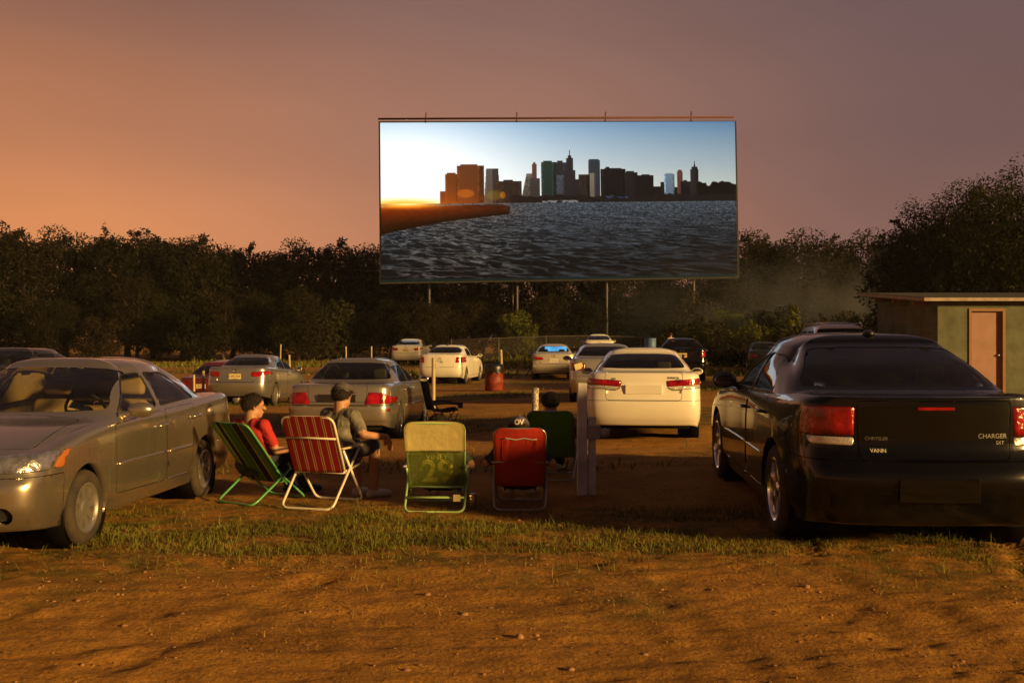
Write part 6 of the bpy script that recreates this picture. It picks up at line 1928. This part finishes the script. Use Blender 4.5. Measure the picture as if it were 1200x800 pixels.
# ------------------------------------------------------------------ smoke drifting in front of the wood
def smoke():
    bm = bmesh.new(); bmesh.ops.create_cube(bm, size=2.0)
    o = obj('smoke', bm, None, None, smooth=False); o.location = (16.5, 69.6, 3.2); o.scale = (15, 5.0, 5.6)
    m = bpy.data.materials.new('drifting smoke'); m.use_nodes = True
    nt = m.node_tree; N = nt.nodes; Lk = nt.links
    N.remove(N['Principled BSDF']); v = N.new('ShaderNodeVolumePrincipled'); v.inputs['Color'].default_value = (.62, .70, .78, 1); v.inputs['Anisotropy'].default_value = .2
    tc = N.new('ShaderNodeTexCoord')
    ln = N.new('ShaderNodeVectorMath'); ln.operation = 'LENGTH'; Lk.new(tc.outputs['Object'], ln.inputs[0])
    mr = N.new('ShaderNodeMapRange'); mr.interpolation_type = 'SMOOTHSTEP'; mr.inputs[1].default_value = 1.0; mr.inputs[2].default_value = .15; Lk.new(ln.outputs['Value'], mr.inputs[0])
    mp = N.new('ShaderNodeMapping'); mp.inputs['Scale'].default_value = (3.2, 1.2, 1.5); Lk.new(tc.outputs['Object'], mp.inputs[0])
    nz = N.new('ShaderNodeTexNoise'); nz.inputs['Scale'].default_value = 1.3; nz.inputs['Detail'].default_value = 4; Lk.new(mp.outputs[0], nz.inputs['Vector'])
    m2 = N.new('ShaderNodeMapRange'); m2.inputs[1].default_value = .35; m2.inputs[2].default_value = .75; Lk.new(nz.outputs['Fac'], m2.inputs[0])
    sx = N.new('ShaderNodeSeparateXYZ'); Lk.new(tc.outputs['Object'], sx.inputs[0])
    m3 = N.new('ShaderNodeMapRange'); m3.inputs[1].default_value = -.9; m3.inputs[2].default_value = .5; m3.inputs[3].default_value = .5; m3.inputs[4].default_value = 1.4; Lk.new(sx.outputs[0], m3.inputs[0])
    a = N.new('ShaderNodeMath'); a.operation = 'MULTIPLY'; Lk.new(mr.outputs[0], a.inputs[0]); Lk.new(m2.outputs[0], a.inputs[1])
    c = N.new('ShaderNodeMath'); c.operation = 'MULTIPLY'; Lk.new(a.outputs[0], c.inputs[0]); Lk.new(m3.outputs[0], c.inputs[1])
    d = N.new('ShaderNodeMath'); d.operation = 'MULTIPLY'; Lk.new(c.outputs[0], d.inputs[0]); d.inputs[1].default_value = .065
    Lk.new(d.outputs[0], v.inputs['Density']); Lk.new(v.outputs[0], N['Material Output'].inputs['Volume'])
    o.data.materials.append(m); tag(o, kind='stuff')
smoke()
def haze():
    bm = bmesh.new(); add_box(bm, (0, 53, 6.0), (150, 130, 15.6))
    o = obj('haze', bm, None, None, smooth=False)
    m = bpy.data.materials.new('dusty evening air'); m.use_nodes = True
    nt = m.node_tree; nt.nodes.remove(nt.nodes['Principled BSDF'])
    v = nt.nodes.new('ShaderNodeVolumePrincipled'); v.inputs['Color'].default_value = (.8, .8, .8, 1); v.inputs['Density'].default_value = .00025; v.inputs['Anisotropy'].default_value = .1
    nt.links.new(v.outputs[0], nt.nodes['Material Output'].inputs['Volume'])
    o.data.materials.append(m); tag(o, kind='stuff')
haze()
scene.cycles.volume_step_rate = 4.0
scene.cycles.volume_max_steps = 64
# ------------------------------------------------------------------ camera, sky, sun
cam = bpy.data.cameras.new('camera'); co = bpy.data.objects.new('camera', cam); COL.objects.link(co)
cam.sensor_width = 36.0; cam.lens = 36.0 * F / 1200
co.location = (0, 0, CAMH); co.rotation_euler = (R(90), 0, 0)
cam.clip_end = 5000; cam.clip_start = .05
scene.camera = co
vs = scene.view_settings
vs.view_transform = 'Standard'; vs.look = 'None'; vs.gamma = 1; vs.use_curve_mapping = False; vs.exposure = EXPO
EL = R(12.0); AZ = (0.82, -0.572)      # direction toward the light
sd = bpy.data.lights.new('lot_lamp_sun', 'SUN'); so = bpy.data.objects.new('lot_lamp_sun', sd); COL.objects.link(so)  # sun lamp standing in for the lot's warm lamps out of view
sd.energy = 3.4; sd.angle = R(5.0); sd.color = (1.0, .59, .18)
dirv = Vector((-AZ[0] * math.cos(EL), -AZ[1] * math.cos(EL), -math.sin(EL)))
so.rotation_euler = dirv.to_track_quat('-Z', 'Y').to_euler()
w = bpy.data.worlds.new('World'); scene.world = w; w.use_nodes = True
nt = w.node_tree; N = nt.nodes; Lk = nt.links
bg = N['Background']
tc = N.new('ShaderNodeTexCoord'); sx = N.new('ShaderNodeSeparateXYZ'); Lk.new(tc.outputs['Generated'], sx.inputs[0])
def ramp(stops):
    r = N.new('ShaderNodeValToRGB'); cr = r.color_ramp; cr.interpolation = 'EASE'
    while len(cr.elements) > 1: cr.elements.remove(cr.elements[-1])
    cr.elements[0].position = stops[0][0]; cr.elements[0].color = (*stops[0][1], 1)
    for pz, c in stops[1:]:
        e = cr.elements.new(pz); e.color = (*c, 1)
    return r
def s2l(c):
    return tuple(((v / 255 / 12.92) if v <= 10 else ((v / 255 + .055) / 1.055) ** 2.4) / 2 ** EXPO for v in c)
zen = s2l((62, 50, 56))
rl = ramp([(0, s2l((218, 138, 84))), (.09, s2l((209, 134, 85))), (.19, s2l((176, 115, 82))), (.32, s2l((126, 88, 75))), (.6, s2l((80, 62, 62))), (1, zen)])
rm = ramp([(0, s2l((186, 124, 91))), (.09, s2l((172, 118, 93))), (.19, s2l((148, 106, 90))), (.32, s2l((124, 93, 86))), (.6, s2l((76, 62, 64))), (1, zen)])
rr = ramp([(0, s2l((132, 95, 86))), (.09, s2l((122, 89, 83))), (.19, s2l((111, 84, 81))), (.32, s2l((102, 80, 80))), (.6, s2l((70, 58, 63))), (1, zen)])
for r in (rl, rm, rr): Lk.new(sx.outputs[2], r.inputs[0])
def mapr(sock, a, b_, c=0, d=1):
    m = N.new('ShaderNodeMapRange'); m.interpolation_type = 'SMOOTHSTEP'
    for i, v in enumerate((a, b_, c, d)): m.inputs[i + 1].default_value = v
    Lk.new(sock, m.inputs[0]); return m.outputs[0]
def mixc(f, a, b_):
    m = N.new('ShaderNodeMix'); m.data_type = 'RGBA'; Lk.new(f, m.inputs[0]); Lk.new(a, m.inputs[6]); Lk.new(b_, m.inputs[7]); return m.outputs[2]
c1 = mixc(mapr(sx.outputs[0], -.45, .02), rl.outputs[0], rm.outputs[0])
c2 = mixc(mapr(sx.outputs[0], -.02, .36), c1, rr.outputs[0])
dim = mapr(sx.outputs[1], -.7, .5, .5, 1.0)
mu = N.new('ShaderNodeMix'); mu.data_type = 'RGBA'; mu.blend_type = 'MULTIPLY'; mu.inputs[0].default_value = 1
Lk.new(c2, mu.inputs[6])
cb = N.new('ShaderNodeCombineColor'); [Lk.new(dim, cb.inputs[i]) for i in range(3)]
Lk.new(cb.outputs[0], mu.inputs[7])
# a trace of the clear twilight sky on top of the glow
sky = N.new('ShaderNodeTexSky'); sky.sky_type = 'NISHITA'; sky.sun_disc = False
sky.sun_elevation = R(1.0); sky.sun_rotation = math.atan2(AZ[0], AZ[1]); sky.dust_density = 4
ad = N.new('ShaderNodeMix'); ad.data_type = 'RGBA'; ad.blend_type = 'ADD'; ad.inputs[0].default_value = .004
Lk.new(mu.outputs[2], ad.inputs[6]); Lk.new(sky.outputs[0], ad.inputs[7])
cn = N.new('ShaderNodeTexNoise'); cn.inputs['Scale'].default_value = 2.2; cn.inputs['Detail'].default_value = 5
cm = N.new('ShaderNodeMapping'); cm.inputs['Scale'].default_value = (1, 1, 3.5); Lk.new(tc.outputs['Generated'], cm.inputs[0]); Lk.new(cm.outputs[0], cn.inputs['Vector'])
cv = mapr(cn.outputs['Fac'], .3, .7, 1.05, 1.18)
cc = N.new('ShaderNodeCombineColor'); [Lk.new(cv, cc.inputs[i]) for i in range(3)]
cx = N.new('ShaderNodeMix'); cx.data_type = 'RGBA'; cx.blend_type = 'MULTIPLY'; cx.inputs[0].default_value = 1
Lk.new(ad.outputs[2], cx.inputs[6]); Lk.new(cc.outputs[0], cx.inputs[7]); Lk.new(cx.outputs[2], bg.inputs[0]); bg.inputs[1].default_value = 1.0
scene.cycles.max_bounces = 6; scene.cycles.transparent_max_bounces = 16
scene.cycles.caustics_reflective = False; scene.cycles.caustics_refractive = False
